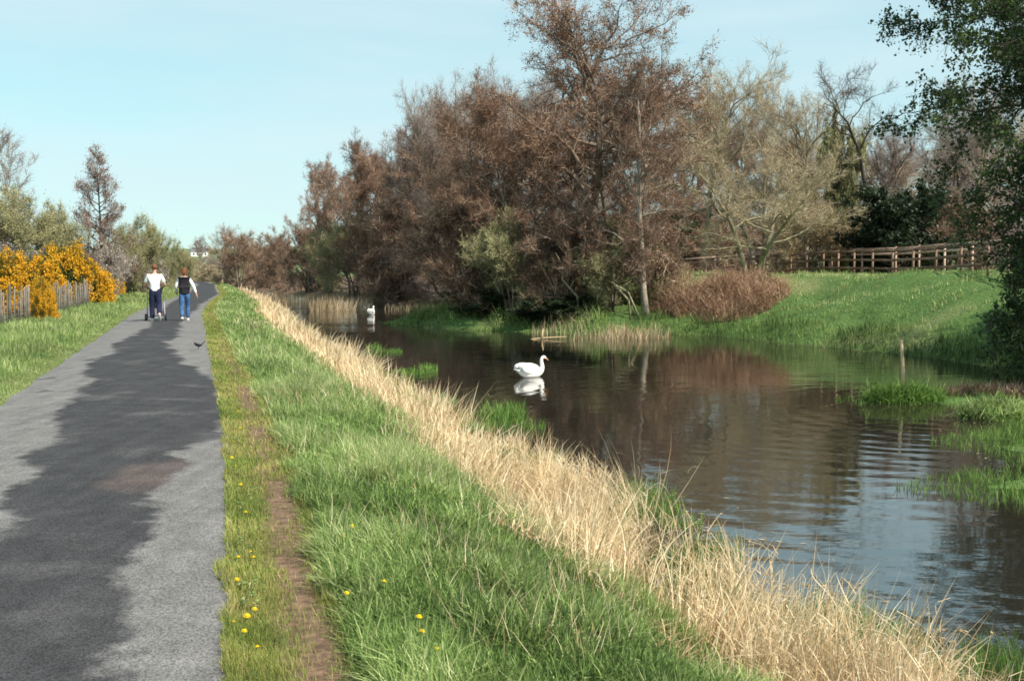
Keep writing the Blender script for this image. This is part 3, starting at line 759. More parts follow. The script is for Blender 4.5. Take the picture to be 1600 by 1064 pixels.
# ------------------------------------------------------------------ trees
class Tree:
    """grows a skeleton; trunk() gives the woody mesh, crown() the twigs and buds"""
    def __init__(s, seed, H=12, R=4, trunk_r=.2, lean=(0, 0), base=.15, prof='round', n1=26, ang=(70, 30), n2=9, n3=6, up=.15, wig=.12, stems=1, ratio2=.5, leader=True, droop=0.0):
        s.rng = np.random.default_rng(seed); s.br = []; rng = s.rng
        s.H = H; s.R = R
        prof_f = {'round': lambda t: math.sin(math.pi * min(1, .12 + .80 * t)) ** .7,
                  'cone': lambda t: (1 - t) ** .8 * .95 + .08,
                  'spread': lambda t: .55 + .45 * math.sin(math.pi * t),
                  'bush': lambda t: math.sqrt(max(0.02, 1 - t * t)),
                  'dome': lambda t: .5 + .5 * math.sin(math.pi * min(1, .1 + .7 * t)),
                  'vase': lambda t: .5 + .5 * math.sin(math.pi * min(1, .25 + .6 * t))}[prof]
        for k in range(stems):
            n = 12
            if stems > 1:
                a = 2 * math.pi * (k + rng.random() * .6) / stems
                d = np.array([math.cos(a), math.sin(a), 0]) * rng.uniform(.15, .55) + np.array([0, 0, 1.0])
                hh = H * rng.uniform(.75, 1.0); p0 = np.array([math.cos(a), math.sin(a), 0]) * trunk_r * 1.5
            else:
                d = np.array([lean[0], lean[1], 1.0]); hh = H; p0 = np.zeros(3)
            pts = s.poly(p0, d, hh / np.linalg.norm(d) if stems > 1 else hh, n, wig * .55, .04)
            if stems == 1: pts[:, 2] *= H / pts[-1, 2]
            rad = trunk_r * (1 - .93 * np.linspace(0, 1, n) ** .9); rad[0] *= 1.35
            if not leader: pts = pts[:9]; rad = rad[:9]; hh = pts[-1][2]
            s.br.append((pts, rad, 0))
            m = max(4, n1 // stems)
            for i in range(m):
                t = base + (1 - base) * ((i + rng.random()) / m) ** .9
                tt = (t - base) / (1 - base)
                p, dd, r = s.sample(pts, rad, t)
                el = math.radians(ang[0] + (ang[1] - ang[0]) * tt + rng.normal(0, 9))
                az = i * 2.4 + rng.normal(0, .35)
                h = np.array([math.cos(az), math.sin(az), 0])
                nd = h * math.sin(el) + np.array([0, 0, 1]) * math.cos(el)
                Ln = R * prof_f(tt) * rng.uniform(.75, 1.1)
                s.branch(p, nd, Ln, min(r * .72, .018 * Ln + .012), 1, n2, n3, up, wig, ratio2, droop)
    def poly(s, p, d, L, n, wig, up):
        d = np.array(d, float); d /= np.linalg.norm(d); pts = [np.array(p, float)]; st = L / (n - 1)
        for i in range(n - 1):
            d = d + s.rng.normal(0, wig, 3) + np.array([0, 0, up]); d /= np.linalg.norm(d)
            pts.append(pts[-1] + d * st)
        return np.array(pts)
    def sample(s, pts, rad, t):
        f = t * (len(pts) - 1); i = min(int(f), len(pts) - 2); f -= i
        d = pts[i + 1] - pts[i]
        return pts[i] * (1 - f) + pts[i + 1] * f, d / (np.linalg.norm(d) + 1e-9), rad[i] * (1 - f) + rad[i + 1] * f
    def branch(s, p, d, L, r, lv, n2, n3, up, wig, ratio, droop=0.0):
        n = 7 if lv == 1 else 5 if lv == 2 else 4
        pts = s.poly(p, d, L, n, wig * 1.3, up * .35 if droop == 0 else -droop * .3)
        pts[:, 2] = np.maximum(pts[:, 2], .1)
        rad = r * (1 - .85 * np.linspace(0, 1, n))
        s.br.append((pts, rad, lv))
        k = n2 if lv == 1 else n3 if lv == 2 else 0
        for i in range(k):
            t = .22 + .78 * (i + s.rng.random()) / k
            q, dd, rr = s.sample(pts, rad, min(t, .98))
            side = np.cross(dd, s.rng.normal(0, 1, 3)); side /= np.linalg.norm(side) + 1e-9
            e = math.radians(s.rng.uniform(28, 62))
            nd = dd * math.cos(e) + side * math.sin(e) + np.array([0, 0, up * .5 if droop == 0 else -droop * .3])
            s.branch(q, nd, L * ratio * s.rng.uniform(.6, 1.1) * (1.1 - .5 * t), max(rr * .6, .004), lv + 1, n2, n3, up, wig, ratio, droop)
    def trunk(s, minr=.007):
        mb = MB()
        for pts, rad, lv in s.br:
            if lv > 2: continue
            mb.tube(pts, np.maximum(rad, minr), (10, 6, 4)[lv], a=s.rng.random(), cap=(lv == 0))
        return mb
    def segs(s, lv0=2):
        A = []; B = []
        for pts, rad, lv in s.br:
            if lv >= lv0 or (lv < lv0 and lv > 0):
                q = pts if lv >= lv0 else pts[len(pts) // 2:]
                A.append(q[:-1]); B.append(q[1:])
        return np.concatenate(A), np.concatenate(B)
    def crown(s, ntw=12000, tl=.55, tw=.014, nbud=14000, bs=.05, up=.2, droop=0.0, leafflat=0.0, spread=.10):
        rng = s.rng; mb = MB(); minor = MB()
        for pts, rad, lv in s.br:
            if lv > 2: mb.tube(pts, np.maximum(rad, .006), 3, a=rng.random() * .6, cap=False)
        A, B = s.segs()
        ln = np.linalg.norm(B - A, axis=1); pr = ln / ln.sum()
        i = rng.choice(len(A), ntw, p=pr); t = rng.random(ntw)[:, None]
        P = A[i] * (1 - t) + B[i] * t; dd = norm(B[i] - A[i])
        D = norm(dd * .7 + rng.normal(0, .55, (ntw, 3)) + np.array([0, 0, up - droop]))
        L = tl * rng.uniform(.4, 1.2, ntw); Bn = rng.normal(0, .22, (ntw, 3)) + np.array([0, 0, up * .5 - droop])
        blades(mb, P, D, L, tw * rng.uniform(.6, 1.3, ntw), Bn, 2, rng.random(ntw), side=rng.normal(size=(ntw, 3)), rng=rng)
        if nbud:
            j = rng.integers(0, ntw, nbud); t = rng.uniform(.25, 1.0, nbud)[:, None]
            Q = P[j] + D[j] * L[j][:, None] * t + Bn[j] * L[j][:, None] * t ** 2 + rng.normal(0, spread * .4, (nbud, 3))
            leaves(mb, Q, bs * rng.uniform(.5, 1.4, nbud), m=1, rng=rng, flat=leafflat)
        return mb

KIND = {}
def make_kind(key, T, tm, cm, **kw):
    mt = T.trunk().mesh(key + '_trunk', [M[tm]])
    mc = T.crown(**kw).mesh(key + '_crown', [M[c] for c in cm])
    v = np.zeros(len(mc.vertices) * 3, np.float32); mc.vertices.foreach_get('co', v); v = v.reshape(-1, 3)
    top = float(np.percentile(v[:, 2], 99.7)); rad = float(np.percentile(np.hypot(v[:, 0], v[:, 1]), 96))
    KIND[key] = (mt, mc, top, rad)

make_kind('alder0', Tree(21, 15, 5.2, .24, base=.10, prof='dome', n1=40, ang=(78, 18), n2=9, n3=6, up=.12, wig=.26, leader=False), 'bark', ('tw_red', 'bud_red'), ntw=25000, tl=.46, tw=.018, nbud=60000, bs=.066)
make_kind('alder1', Tree(1, 15, 4.4, .22, base=.12, prof='dome', n1=34, ang=(75, 16), n2=9, n3=6, up=.12, wig=.25, leader=False), 'bark', ('tw_red', 'bud_red'), ntw=20000, tl=.46, tw=.018, nbud=50000, bs=.066)
make_kind('alder2', Tree(2, 13, 4.6, .20, lean=(-.18, 0), base=.08, prof='spread', n1=30, ang=(80, 35), n2=9, n3=6, up=.10), 'bark', ('tw_red', 'bud_red'), ntw=20000, tl=.46, tw=.018, nbud=50000, bs=.066)
make_kind('alder3', Tree(3, 12, 4.4, .16, base=.05, prof='spread', n1=34, ang=(85, 40), n2=8, n3=6, up=.05, stems=3), 'bark', ('tw_red', 'bud_red'), ntw=20000, tl=.5, tw=.018, nbud=44000, bs=.064)
make_kind('oak1', Tree(4, 14, 6.0, .30, base=.2, prof='dome', n1=26, ang=(80, 22), n2=9, n3=7, up=.10, wig=.2, leader=False), 'bark_olive', ('tw_tan', 'bud_tan'), ntw=20000, tl=.65, tw=.018, nbud=12000, bs=.06)
make_kind('oak2', Tree(5, 13, 6.5, .28, base=.27, prof='vase', n1=27, ang=(78, 25), n2=8, n3=7, up=.12, wig=.18, stems=3), 'bark_olive', ('tw_tan', 'bud_tan'), ntw=18000, tl=.65, tw=.018, nbud=13000, bs=.065)
make_kind('grey1', Tree(6, 14, 5.5, .28, base=.2, prof='dome', n1=26, ang=(78, 22), n2=9, n3=7, up=.12, wig=.16, leader=False), 'bark', ('tw_grey', 'bud_grey'), ntw=20000, tl=.7, tw=.018, nbud=8000, bs=.06)
make_kind('crooked', Tree(7, 13, 5.6, .26, lean=(-.12, 0), base=.38, prof='spread', n1=11, ang=(62, 15), n2=6, n3=5, up=.25, wig=.34), 'bark_dark', ('tw_dark', 'bud_grey'), ntw=3500, tl=.6, tw=.02, nbud=1200, bs=.06)
make_kind('cone', Tree(8, 9.5, 3.1, .15, base=.10, prof='cone', n1=46, ang=(80, 50), n2=7, n3=4, up=.16), 'bark_dark', ('tw_grey', 'bud_red'), ntw=11000, tl=.42, tw=.02, nbud=9000, bs=.09)
make_kind('shrub1', Tree(9, 4.5, 2.6, .07, base=.02, prof='bush', n1=40, ang=(80, 30), n2=7, n3=5, up=.15, stems=6), 'bark', ('tw_red', 'bud_red'), ntw=16000, tl=.45, tw=.02, nbud=9000, bs=.06)
make_kind('shrub2', Tree(10, 4.0, 2.8, .06, base=.02, prof='bush', n1=44, ang=(82, 30), n2=7, n3=5, up=.12, stems=7), 'bark', ('tw_olive', 'bud_olive'), ntw=16000, tl=.42, tw=.02, nbud=16000, bs=.075)
make_kind('blackthorn', Tree(12, 3.2, 2.6, .05, base=.02, prof='bush', n1=40, ang=(82, 35), n2=7, n3=5, up=.1, stems=7), 'bark', ('tw_grey', 'blossom'), ntw=13000, tl=.4, tw=.02, nbud=3200, bs=.085)
make_kind('evergreen', Tree(13, 5.0, 2.8, .10, base=.03, prof='bush', n1=36, ang=(80, 30), n2=7, n3=5, up=.1, stems=4), 'bark_dark', ('leaf_dark', 'leaf_dark'), ntw=6000, tl=.4, tw=.02, nbud=42000, bs=.16)
make_kind('birch', Tree(14, 9, 2.4, .10, base=.25, prof='round', n1=20, ang=(50, 20), n2=7, n3=5, up=.3, wig=.1), 'bark_pale', ('tw_grey', 'bud_grey'), ntw=3000, tl=.5, tw=.014, nbud=600, bs=.05)

def place(name, key, px, d, ytop, wpx, label, cat, group=None, rz=None, tm=None, cm=None, zoff=0.0, ybase=None):
    mt, mc, top, rad = KIND[key]
    p = at(px, ytop, d)
    while p.x - float(Redge(d)) > SHORE - 1 and far_d([p.x], [d])[0] < 1.0:      # stands on land, not in the canal
        d += 1.0; p = at(px, ytop, d)
    zb = hz(p.x, d) - .1 + zoff
    H = max(.6, p.z - zb); sz = H / top
    sx = (wpx / 2 / F * d) / rad
    root = empty(name, (p.x, d, zb), random.uniform(0, 6.28) if rz is None else rz)
    root.scale = (sx, sx, sz)
    tag(root, label, cat, group)
    for nm, me, mm in (('trunk', mt, tm), ('crown', mc, cm)):
        o = bpy.data.objects.new(nm, me); COL.objects.link(o); o.parent = root
        if mm:
            mm = mm if isinstance(mm, tuple) else (mm,)
            for i, q in enumerate(mm):
                o.material_slots[i].link = 'OBJECT'; o.material_slots[i].material = M[q]
    return root

GA = 'bare trees crowding the far bank'
GB = 'pale bare trees behind the rail fence'
GC = 'low shrubs at the foot of the wood'
GL = 'bushes behind the stake fence'
TREES = [
 # name, kind, px, d, ytop, width px, label, category, group, extra
 ('alder_tree', 'alder0', 925, 50.5, -50, 425, 'tallest reddish alder, its top cut off by the upper edge of the photo', 'tree', GA, {'rz': .6}),
 ('alder_tree', 'alder1', 1012, 49.0, 95, 190, 'slim alder with a pale sunlit trunk right of the tallest tree', 'tree', GA, {'rz': 2.2, 'tm': 'bark_pale'}),
 ('alder_tree', 'alder2', 850, 52, 120, 300, 'broad dark red alder just left of the tallest tree at the water', 'tree', GA, {'rz': .2}),
 ('alder_tree', 'alder3', 765, 54, 165, 290, 'many stemmed reddish alder spreading over the green promontory', 'tree', GA, {'rz': 1.0}),
 ('alder_tree', 'alder2', 690, 60, 165, 260, 'reddish brown alder third from the tallest tree towards the path', 'tree', GA, {'rz': 3.0}),
 ('alder_tree', 'alder1', 640, 66, 215, 230, 'rounded brown alder above the second, farther swan', 'tree', GA, {'rz': 4.0}),
 ('alder_tree', 'alder3', 590, 74, 245, 190, 'brown alder behind the olive willow bush', 'tree', GA, {'rz': 5.0}),
 ('bare_tree', 'grey1', 768, 78, 98, 200, 'tall greyish bare tree forming the wood skyline left of the tallest alder', 'tree', GA, {'rz': 1.0}),
 ('bare_tree', 'grey1', 700, 86, 130, 140, 'greyish round topped tree on the skyline above the brown alders', 'tree', GA, {'rz': 2.6}),
 ('bare_tree', 'alder1', 635, 92, 180, 130, 'brown skyline tree where the wood starts to step down', 'tree', GA, {'rz': 3.1, 'cm': ('tw_grey', 'bud_red')}),
 ('bare_tree', 'alder1', 580, 97, 215, 130, 'dark brown skyline tree, one step lower toward the path', 'tree', GA, {'rz': .1}),
 ('bare_tree', 'alder2', 545, 103, 248, 100, 'dark tree with ragged top above the olive willow bush', 'tree', GA, {'rz': .7}),
 ('bare_tree', 'alder1', 512, 110, 252, 76, 'narrow dark tree at the left shoulder of the wood', 'tree', GA, {'rz': 1.7}),
 ('bare_tree', 'alder3', 484, 114, 320, 80, 'low dark tree at the left foot of the wood skyline', 'tree', GA, {'rz': 2.7}),
 ('bare_tree', 'alder3', 449, 122, 352, 70, 'last small dark tree where the wood meets the horizon sky', 'tree', GA, {'rz': 3.7}),
 ('alder_tree', 'alder1', 1075, 84, 205, 190, 'reddish alder behind the bramble thicket', 'tree', GA, {'rz': .4}),
 ('alder_tree', 'alder2', 960, 58, 110, 260, 'reddish alder filling the wood behind the pale trunked one', 'tree', GA, {'rz': 1.4}),
 ('bare_tree', 'grey1', 860, 72, 105, 260, 'greyish tree deep in the wood behind the broad red alder', 'tree', GA, {'rz': .9}),
 ('oak_tree', 'oak1', 1105, 76, 82, 230, 'pale round topped oak just right of the tallest alder', 'tree', GB, {'rz': .5}),
 ('oak_tree', 'oak2', 1195, 74, 122, 200, 'pale yellowish oak second right of the tallest alder', 'tree', GB, {'rz': 1.5}),
 ('oak_tree', 'oak1', 1262, 71, 114, 210, 'pale rounded oak left of the crooked bare tree', 'tree', GB, {'rz': 2.9}),
 ('ash_tree', 'oak2', 1180, 57.5, 215, 330, 'wide spreading pale tree with several bright stems in front of the rail fence', 'tree', GB, {'rz': 3.9}),
 ('oak_tree', 'crooked', 1392, 63, 100, 250, 'crooked nearly black bare oak against the sky', 'tree', GB, {'rz': 0.0}),
 ('ivy_covered_tree', 'evergreen', 1310, 66, 192, 75, 'ivy covered brownish green trunk between pale oak and crooked oak', 'tree', GB, {'cm': ('tw_tan', 'bud_olive')}),
 ('bare_tree', 'grey1', 1345, 84, 195, 190, 'brown bare tree behind the crooked oak on its left', 'tree', GB, {'rz': 4.2}),
 ('bare_tree', 'grey1', 1455, 76, 160, 210, 'brown bare tree behind the crooked oak on its right', 'tree', GB, {'rz': 5.2}),
 ('bare_tree', 'oak1', 1540, 72, 95, 210, 'bare tree seen through the hawthorn at the right edge', 'tree', GB, {'rz': 5.9, 'cm': ('tw_grey', 'bud_grey')}),
 ('holly_bush', 'evergreen', 1405, 60, 290, 165, 'dark evergreen holly at the foot of the crooked oak', 'bush', GB, {'rz': .2}),
 ('holly_bush', 'evergreen', 1340, 67, 318, 120, 'small dark evergreen left of the bigger holly', 'bush', GB, {'rz': 1.2}),
 ('shrub', 'shrub1', 1490, 62, 300, 150, 'brown twiggy bush half hidden by the right hawthorn', 'bush', GB, {'rz': 2.2}),
 ('holly_bush', 'evergreen', 1005, 62, 330, 150, 'dark green bush inside the wood behind the pale trunk', 'bush', GC, {'rz': 3.2}),
 ('willow_bush', 'shrub2', 556, 70, 332, 130, 'grey green willow bush at the water behind the farther swan', 'bush', GC, {'rz': .3}),
 ('shrub', 'shrub1', 480, 94, 352, 90, 'brown shrub left of the willow bush', 'bush', GC, {'rz': .8}),
 ('shrub', 'shrub2', 515, 88, 345, 80, 'olive brown shrub between the brown shrub and the willow bush', 'bush', GC, {'rz': 1.8}),
 ('shrub', 'shrub1', 436, 112, 368, 60, 'dark shrub where the reeds meet the wood', 'bush', GC, {'rz': 2.8}),
 ('shrub', 'shrub1', 625, 60, 318, 170, 'reddish shrub right of the willow bush', 'bush', GC, {'rz': 3.8}),
 ('shrub', 'shrub1', 715, 54.5, 300, 190, 'reddish shrub leaning over the promontory', 'bush', GC, {'rz': 4.8}),
 ('shrub', 'shrub2', 800, 51.5, 330, 170, 'olive shrub under the broad red alder', 'bush', GC, {'rz': 5.8}),
 ('shrub', 'shrub1', 885, 50, 330, 160, 'brown shrub at the foot of the tallest alder', 'bush', GC, {'rz': .9}),
 ('shrub', 'shrub2', 955, 50, 345, 150, 'olive brown shrub between tallest alder and pale trunk', 'bush', GC, {'rz': 1.9}),
 ('shrub', 'shrub1', 1035, 51, 350, 90, 'twiggy brown shrub right of the pale trunk', 'bush', GC, {'rz': 2.9}),
 ('shrub', 'shrub1', 1110, 84, 335, 120, 'thin brown shrub behind the left end of the rail fence', 'bush', GC, {'rz': 3.4}),
 ('shrub', 'shrub2', 1260, 63, 300, 150, 'yellowish shrub behind the rail fence under the pale oaks', 'bush', GB, {'rz': 3.9, 'cm': ('tw_tan', 'bud_tan')}),
 ('dark_bush', 'evergreen', 862, 47.6, 462, 130, 'low dark bush on the water edge below the tallest alder', 'bush', GC, {'rz': .9}),
 ('dark_bush', 'evergreen', 760, 53, 452, 130, 'low dark green bush on the middle of the promontory', 'bush', GC, {'rz': 1.9}),
 # near side, far down the path
 ('thorn_bush', 'shrub1', 372, 138, 362, 84, 'rounded brown thorn bush standing alone beyond the path bend', 'bush', None, {'rz': .3}),
 ('bare_tree', 'grey1', 345, 190, 350, 66, 'pale hazy bare tree beyond the lone brown thorn bush', 'tree', None, {'rz': .3}),
 ('bare_tree', 'grey1', 318, 230, 368, 44, 'smallest pale tree beside the distant white house', 'tree', None, {'rz': 1.3}),
 ('bare_tree', 'alder3', 408, 160, 366, 60, 'low brown tree between lone thorn bush and wood', 'tree', None, {'rz': 2.3}),
 ('hedgerow_bush', 'shrub2', 285, 215, 392, 60, 'pale olive hedge bush beyond the path bend at its left', 'bush', None, {'rz': 1.1, 'cm': ('tw_tan', 'bud_tan')}),
 ('hedgerow_bush', 'shrub1', 325, 175, 412, 46, 'low straw brown bush where the path bends out of sight', 'bush', None, {'rz': 2.1, 'cm': ('tw_tan', 'bud_tan')}),
 ('hedgerow_bush', 'shrub2', 352, 200, 396, 60, 'pale olive hedge bush left behind the lone thorn bush', 'bush', None, {'rz': 3.1, 'cm': ('tw_tan', 'bud_grey')}),
 ('hedgerow_bush', 'shrub1', 410, 180, 384, 90, 'brown hedge bush between lone thorn bush and the dark wood', 'bush', None, {'rz': 4.1}),
 # left side
 ('conical_tree', 'cone', 165, 62, 232, 112, 'dark conical bare tree behind the stake fence', 'tree', None, {'rz': .3}),
 ('birch_tree', 'birch', 30, 58, 196, 110, 'thin pale bare tree rising at the left edge of the photo', 'tree', None, {'rz': .3}),
 ('hedge_bush', 'shrub2', 20, 56, 296, 170, 'big olive brown bush under the thin pale tree', 'bush', GL, {'rz': .3}),
 ('hedge_bush', 'shrub2', 85, 60, 318, 110, 'olive bush between pale tree and conical tree', 'bush', GL, {'rz': 1.3}),
 ('hedge_bush', 'shrub2', 222, 72, 338, 90, 'olive green bush right of the conical tree', 'bush', GL, {'rz': 2.3}),
 ('hedge_bush', 'shrub2', 190, 70, 352, 80, 'brownish bush close behind the conical tree', 'bush', GL, {'rz': 3.3}),
 ('hedge_bush', 'shrub2', 276, 105, 378, 46, 'small green bush farthest along the left fence', 'bush', GL, {'rz': 4.3}),
 ('hedge_bush', 'shrub1', 248, 88, 384, 50, 'brown bush left of the small green far bush', 'bush', GL, {'rz': 4.3, 'cm': ('tw_olive', 'bud_olive')}),
 ('blackthorn_bush', 'blackthorn', 15, 54, 374, 150, 'greyish blackthorn thicket above the nearest gorse', 'bush', GL, {'rz': .3}),
 ('blackthorn_bush', 'blackthorn', 100, 63, 366, 120, 'white flowering blackthorn left of the conical tree', 'bush', GL, {'rz': 1.3}),
 ('blackthorn_bush', 'blackthorn', 170, 60, 378, 80, 'white flowering blackthorn in front of the conical tree', 'bush', GL, {'rz': 2.3}),
 ('blackthorn_bush', 'blackthorn', 215, 74, 392, 90, 'blackthorn with sparse blossom right of the conical tree', 'bush', GL, {'rz': 3.3}),
]
for (nm, key, px, d, yt, wp, lab, cat, grp, ex) in TREES:
    place(nm, key, px, d, yt, wp, lab, cat, grp, **ex)
# rows deep in the wood, seen only as a brown wall through the gaps
rs = random.Random(5)
deep = [(560, 120, 250), (600, 108, 215), (650, 104, 175), (700, 98, 150), (760, 94, 140), (820, 90, 140), (880, 88, 140), (940, 86, 150), (1000, 88, 140), (1060, 92, 140), (1120, 96, 165), (1180, 92, 180),
        (1240, 95, 185), (1300, 92, 215), (1360, 96, 230), (1420, 92, 215), (1480, 95, 205), (1540, 92, 190), (1600, 95, 160)]
WHERE = ['above the grey green willow bush', 'just right of the willow bush', 'above the farther swan', 'over the left end of the promontory', 'behind the greyish skyline trees', 'behind the tall skyline tree left of the tallest alder',
         'behind the broad dark red alder', 'left of the top of the tallest alder', 'directly behind the tallest alder', 'behind the pale trunked alder', 'right of the pale trunked alder', 'behind the first pale oak, left side',
         'behind the wide spreading pale tree', 'behind the second and third pale oaks', 'left of the ivy covered tree', 'directly behind the crooked oak', 'above the dark holly', 'left of the hawthorn at the right edge', 'hidden by the hawthorn at the right edge']
for i, (px, d, yt) in enumerate(deep):
    k = ('alder1', 'grey1', 'alder2')[i % 3] if px < 1100 else ('oak1', 'grey1', 'alder3')[i % 3]
    place('bare_tree', k, px, d, yt, 170, 'brown tree deep in the wood, ' + WHERE[i], 'tree', 'trees deep in the wood', rz=rs.uniform(0, 6))
WHERE = ['right of the willow bush', 'over the left end of the promontory', 'over the middle of the promontory', 'behind the olive shrub under the red alder', 'behind the foot of the tallest alder', 'behind the bramble thicket',
         'behind the left end of the rail fence', 'behind the stems of the spreading pale tree', 'under the ivy covered tree', 'behind the left side of the holly', 'behind the right side of the holly', 'behind the hawthorn at the right edge']
for i, (px, d, yt) in enumerate([(600, 80, 375), (680, 72, 370), (760, 66, 365), (840, 63, 365), (920, 62, 365), (1090, 86, 360), (1160, 88, 355), (1230, 86, 350), (1300, 86, 345), (1380, 84, 340), (1460, 82, 335), (1540, 68, 330)]):
    place('shrub', 'shrub1', px, d, yt, 150, 'brown undergrowth shrub ' + WHERE[i], 'bush', 'undergrowth deep in the wood', rz=rs.uniform(0, 6), cm=('tw_grey', 'bud_red') if i % 2 else None)

# hawthorn in new leaf leaning over the water at the right
def hawthorn(name, seed, x, y, H, R, lean, label, nb=60000, droop=.25, bs=.085):
    T = Tree(seed, H, R, .2, lean=lean, base=.10, prof='round', n1=38, ang=(88, 40), n2=9, n3=7, up=.05, wig=.2, droop=droop, ratio2=.46)
    root = empty(name, (x, y, hz(x, y) - .1)); tag(root, label, 'tree', 'leafy hawthorns at the right edge')
    T.trunk().obj('trunk', [M['bark_dark']], root)
    T.crown(ntw=14000, tl=.45, tw=.010, nbud=nb, bs=bs, up=.0, droop=.12, spread=.12).obj('crown', [M['tw_dark'], M['leaf_haw']], root)
    return root
hawthorn('hawthorn_tree', 31, 15.1, 25.0, 12.4, 5.6, (-.02, 0), 'dark leafy hawthorn hanging over the water at the right edge', 125000, bs=.095)
hawthorn('hawthorn_tree', 32, 14.3, 24.0, 6.9, 5.5, (-.06, 0), 'low hawthorn drooping towards the dark tussock', 105000, bs=.09)
hawthorn('hawthorn_tree', 33, 18.2, 31.0, 8.5, 4.2, (0, 0), 'hawthorn behind the one hanging over the water', 40000, bs=.085)

# gorse in flower
def gorse_meshes(seed):
    rng = np.random.default_rng(seed)
    n = 5200
    th = rng.uniform(0, 2 * math.pi, n); ph = np.arccos(rng.uniform(-.1, 1, n)); r = rng.uniform(.25, 1, n) ** .5
    dirs = np.stack([np.cos(th) * np.sin(ph), np.sin(th) * np.sin(ph), np.cos(ph)], -1)
    lump = .72 + .42 * vnoise(th * 1.6 + 9, ph * 3.1, seed) + .15 * vnoise(th * 5, ph * 7, seed + 1)
    P = dirs * (r * lump)[:, None]; P[:, 2] = np.abs(P[:, 2])
    g = MB(); f = MB(); st = MB()
    D = norm(dirs + rng.normal(0, .35, (n, 3)) + np.array([0, 0, .25]))
    blades(g, P, D, .22, .016, rng.normal(0, .2, (n, 3)), 2, side=rng.normal(size=(n, 3)), rng=rng)
    idx = np.repeat(np.arange(n), 9); m = len(idx)
    leaves(g, P[idx] + D[idx] * (rng.random(m) * .22)[:, None] + rng.normal(0, .012, (m, 3)), .035, rng=rng, aspect=.3)
    fl = (r > .72) & (vnoise(P[:, 0] * 7 + 5, P[:, 1] * 7 + P[:, 2] * 6, seed + 3) > .47)
    idx = np.repeat(np.where(fl)[0], 20); m = len(idx)
    leaves(f, P[idx] + D[idx] * (.04 + rng.random(m) * .19)[:, None] + rng.normal(0, .022, (m, 3)), .038, rng=rng, aspect=.9)
    for k in range(16):
        a = rng.uniform(0, 6.28); d = np.array([math.cos(a) * .7, math.sin(a) * .7, rng.uniform(.4, .9)])
        st.tube(np.array([[0, 0, 0], d * .4 + [0, 0, .05], d * .8]), [.03, .02, .01], 5)
    return g.mesh('gorse_foliage', [M['gorse_green']]), f.mesh('gorse_flowers', [M['gorse_flower']]), st.mesh('gorse_stems', [M['bark']])
GM = [gorse_meshes(41), gorse_meshes(47)]
for i, (px, d, yt, wp, lab) in enumerate([
        (22, 33.5, 458, 90, 'orange yellow gorse pushing through the nearest stakes at the left edge'),
        (64, 33.2, 440, 40, 'narrow gorse spilling over the fence onto the grass'),
        (28, 43, 402, 120, 'tall orange flowering gorse behind the nearest stakes'),
        (99, 50, 389, 114, 'largest rounded gorse covered in orange flowers'),
        (138, 57, 424, 44, 'smaller gorse right of the largest one'),
        (178, 66, 430, 28, 'last thinly flowering gorse on the stake fence')]):
    me = GM[i % 2]
    p = at(px, yt, d); zb = hz(p.x, d) - .05
    root = empty('gorse_bush', (p.x, d, zb), i * 1.3); w = wp / 2 / F * d
    root.scale = (w * 1.05, w * 1.05, (p.z - zb) / 1.05)
    tag(root, lab, 'bush', 'gorse bushes along the stake fence')
    for nm, mm in zip(('foliage', 'flowers', 'stems'), me):
        o = bpy.data.objects.new(nm, mm); COL.objects.link(o); o.parent = root

# bramble thicket and tussocks
def bramble(name, px, py, d, rx, ry, h, n, label, mm='reed_brown', z=None, cat='bush'):
    p = at(px, py, d); root_z = hz(p.x, d)
    rng = np.random.default_rng(int(px)); mb = MB()
    a = rng.uniform(0, 2 * math.pi, n); q = np.sqrt(rng.random(n)); lobe = .75 + .5 * vnoise(np.cos(a) * 1.7 + px, np.sin(a) * 1.7, 3); X = np.cos(a) * q * rx * lobe; Y = np.sin(a) * q * ry * lobe
    Z = np.array(height(X + p.x, Y + d)) - root_z
    Z = np.maximum(Z, WATER - root_z)
    P = np.stack([X, Y, Z], -1)
    D = rand_dir(n, .45, rng); b = rng.normal(0, .5, (n, 3)); b[:, 2] = -np.abs(b[:, 2]) * .8
    dome = np.sqrt(np.clip(1 - q ** 2, .12, 1)) * (.25 + 1.25 * vnoise(X * 1.3 + px, Y * 1.3, 7)) * (.7 + .5 * vnoise(X * 4 + px, Y * 4, 8))
    blades(mb, P, D, h * dome * rng.uniform(.5, 1.15, n), .025, b, 4, rng=rng)
    st = rng.integers(0, n, n * 2); t = rng.uniform(.2, .9, n * 2)[:, None]
    blades(mb, P[st] + D[st] * t * (h * dome[st])[:, None] * .9 + b[st] * t ** 2 * (h * dome[st])[:, None], norm(rng.normal(size=(n * 2, 3))), .25, .02, rng.normal(0, .2, (n * 2, 3)), 2, rng=rng)
    o = mb.obj(name, [M[mm]]); o.location = (p.x, d, root_z)
    tag(o, label, cat)
bramble('bramble_thicket', 1150, 470, 49, 2.2, 2.2, 1.85, 3600, 'reddish brown bramble thicket on the bank left of the meadow')
bramble('bramble_thicket', 1085, 480, 49.5, 2.0, 1.6, 1.8, 2600, 'paler bramble thicket beside the reeds under the pale trunk')
bramble('grass_tussock', 1415, 620, 22.5, .85, .35, .42, 1500, 'green and straw tussock on the low spit around the pale stake', 'grass_bright', cat='plant')
bramble('dry_tussock', 1545, 612, 23.3, 1.1, .6, .42, 1400, 'heap of brown dead stems under the hawthorn', cat='plant')
bramble('dark_tussock', 1560, 650, 20.0, .75, .5, .42, 1800, 'dark grass tussock at the water edge below the hawthorn', 'grass', cat='plant')

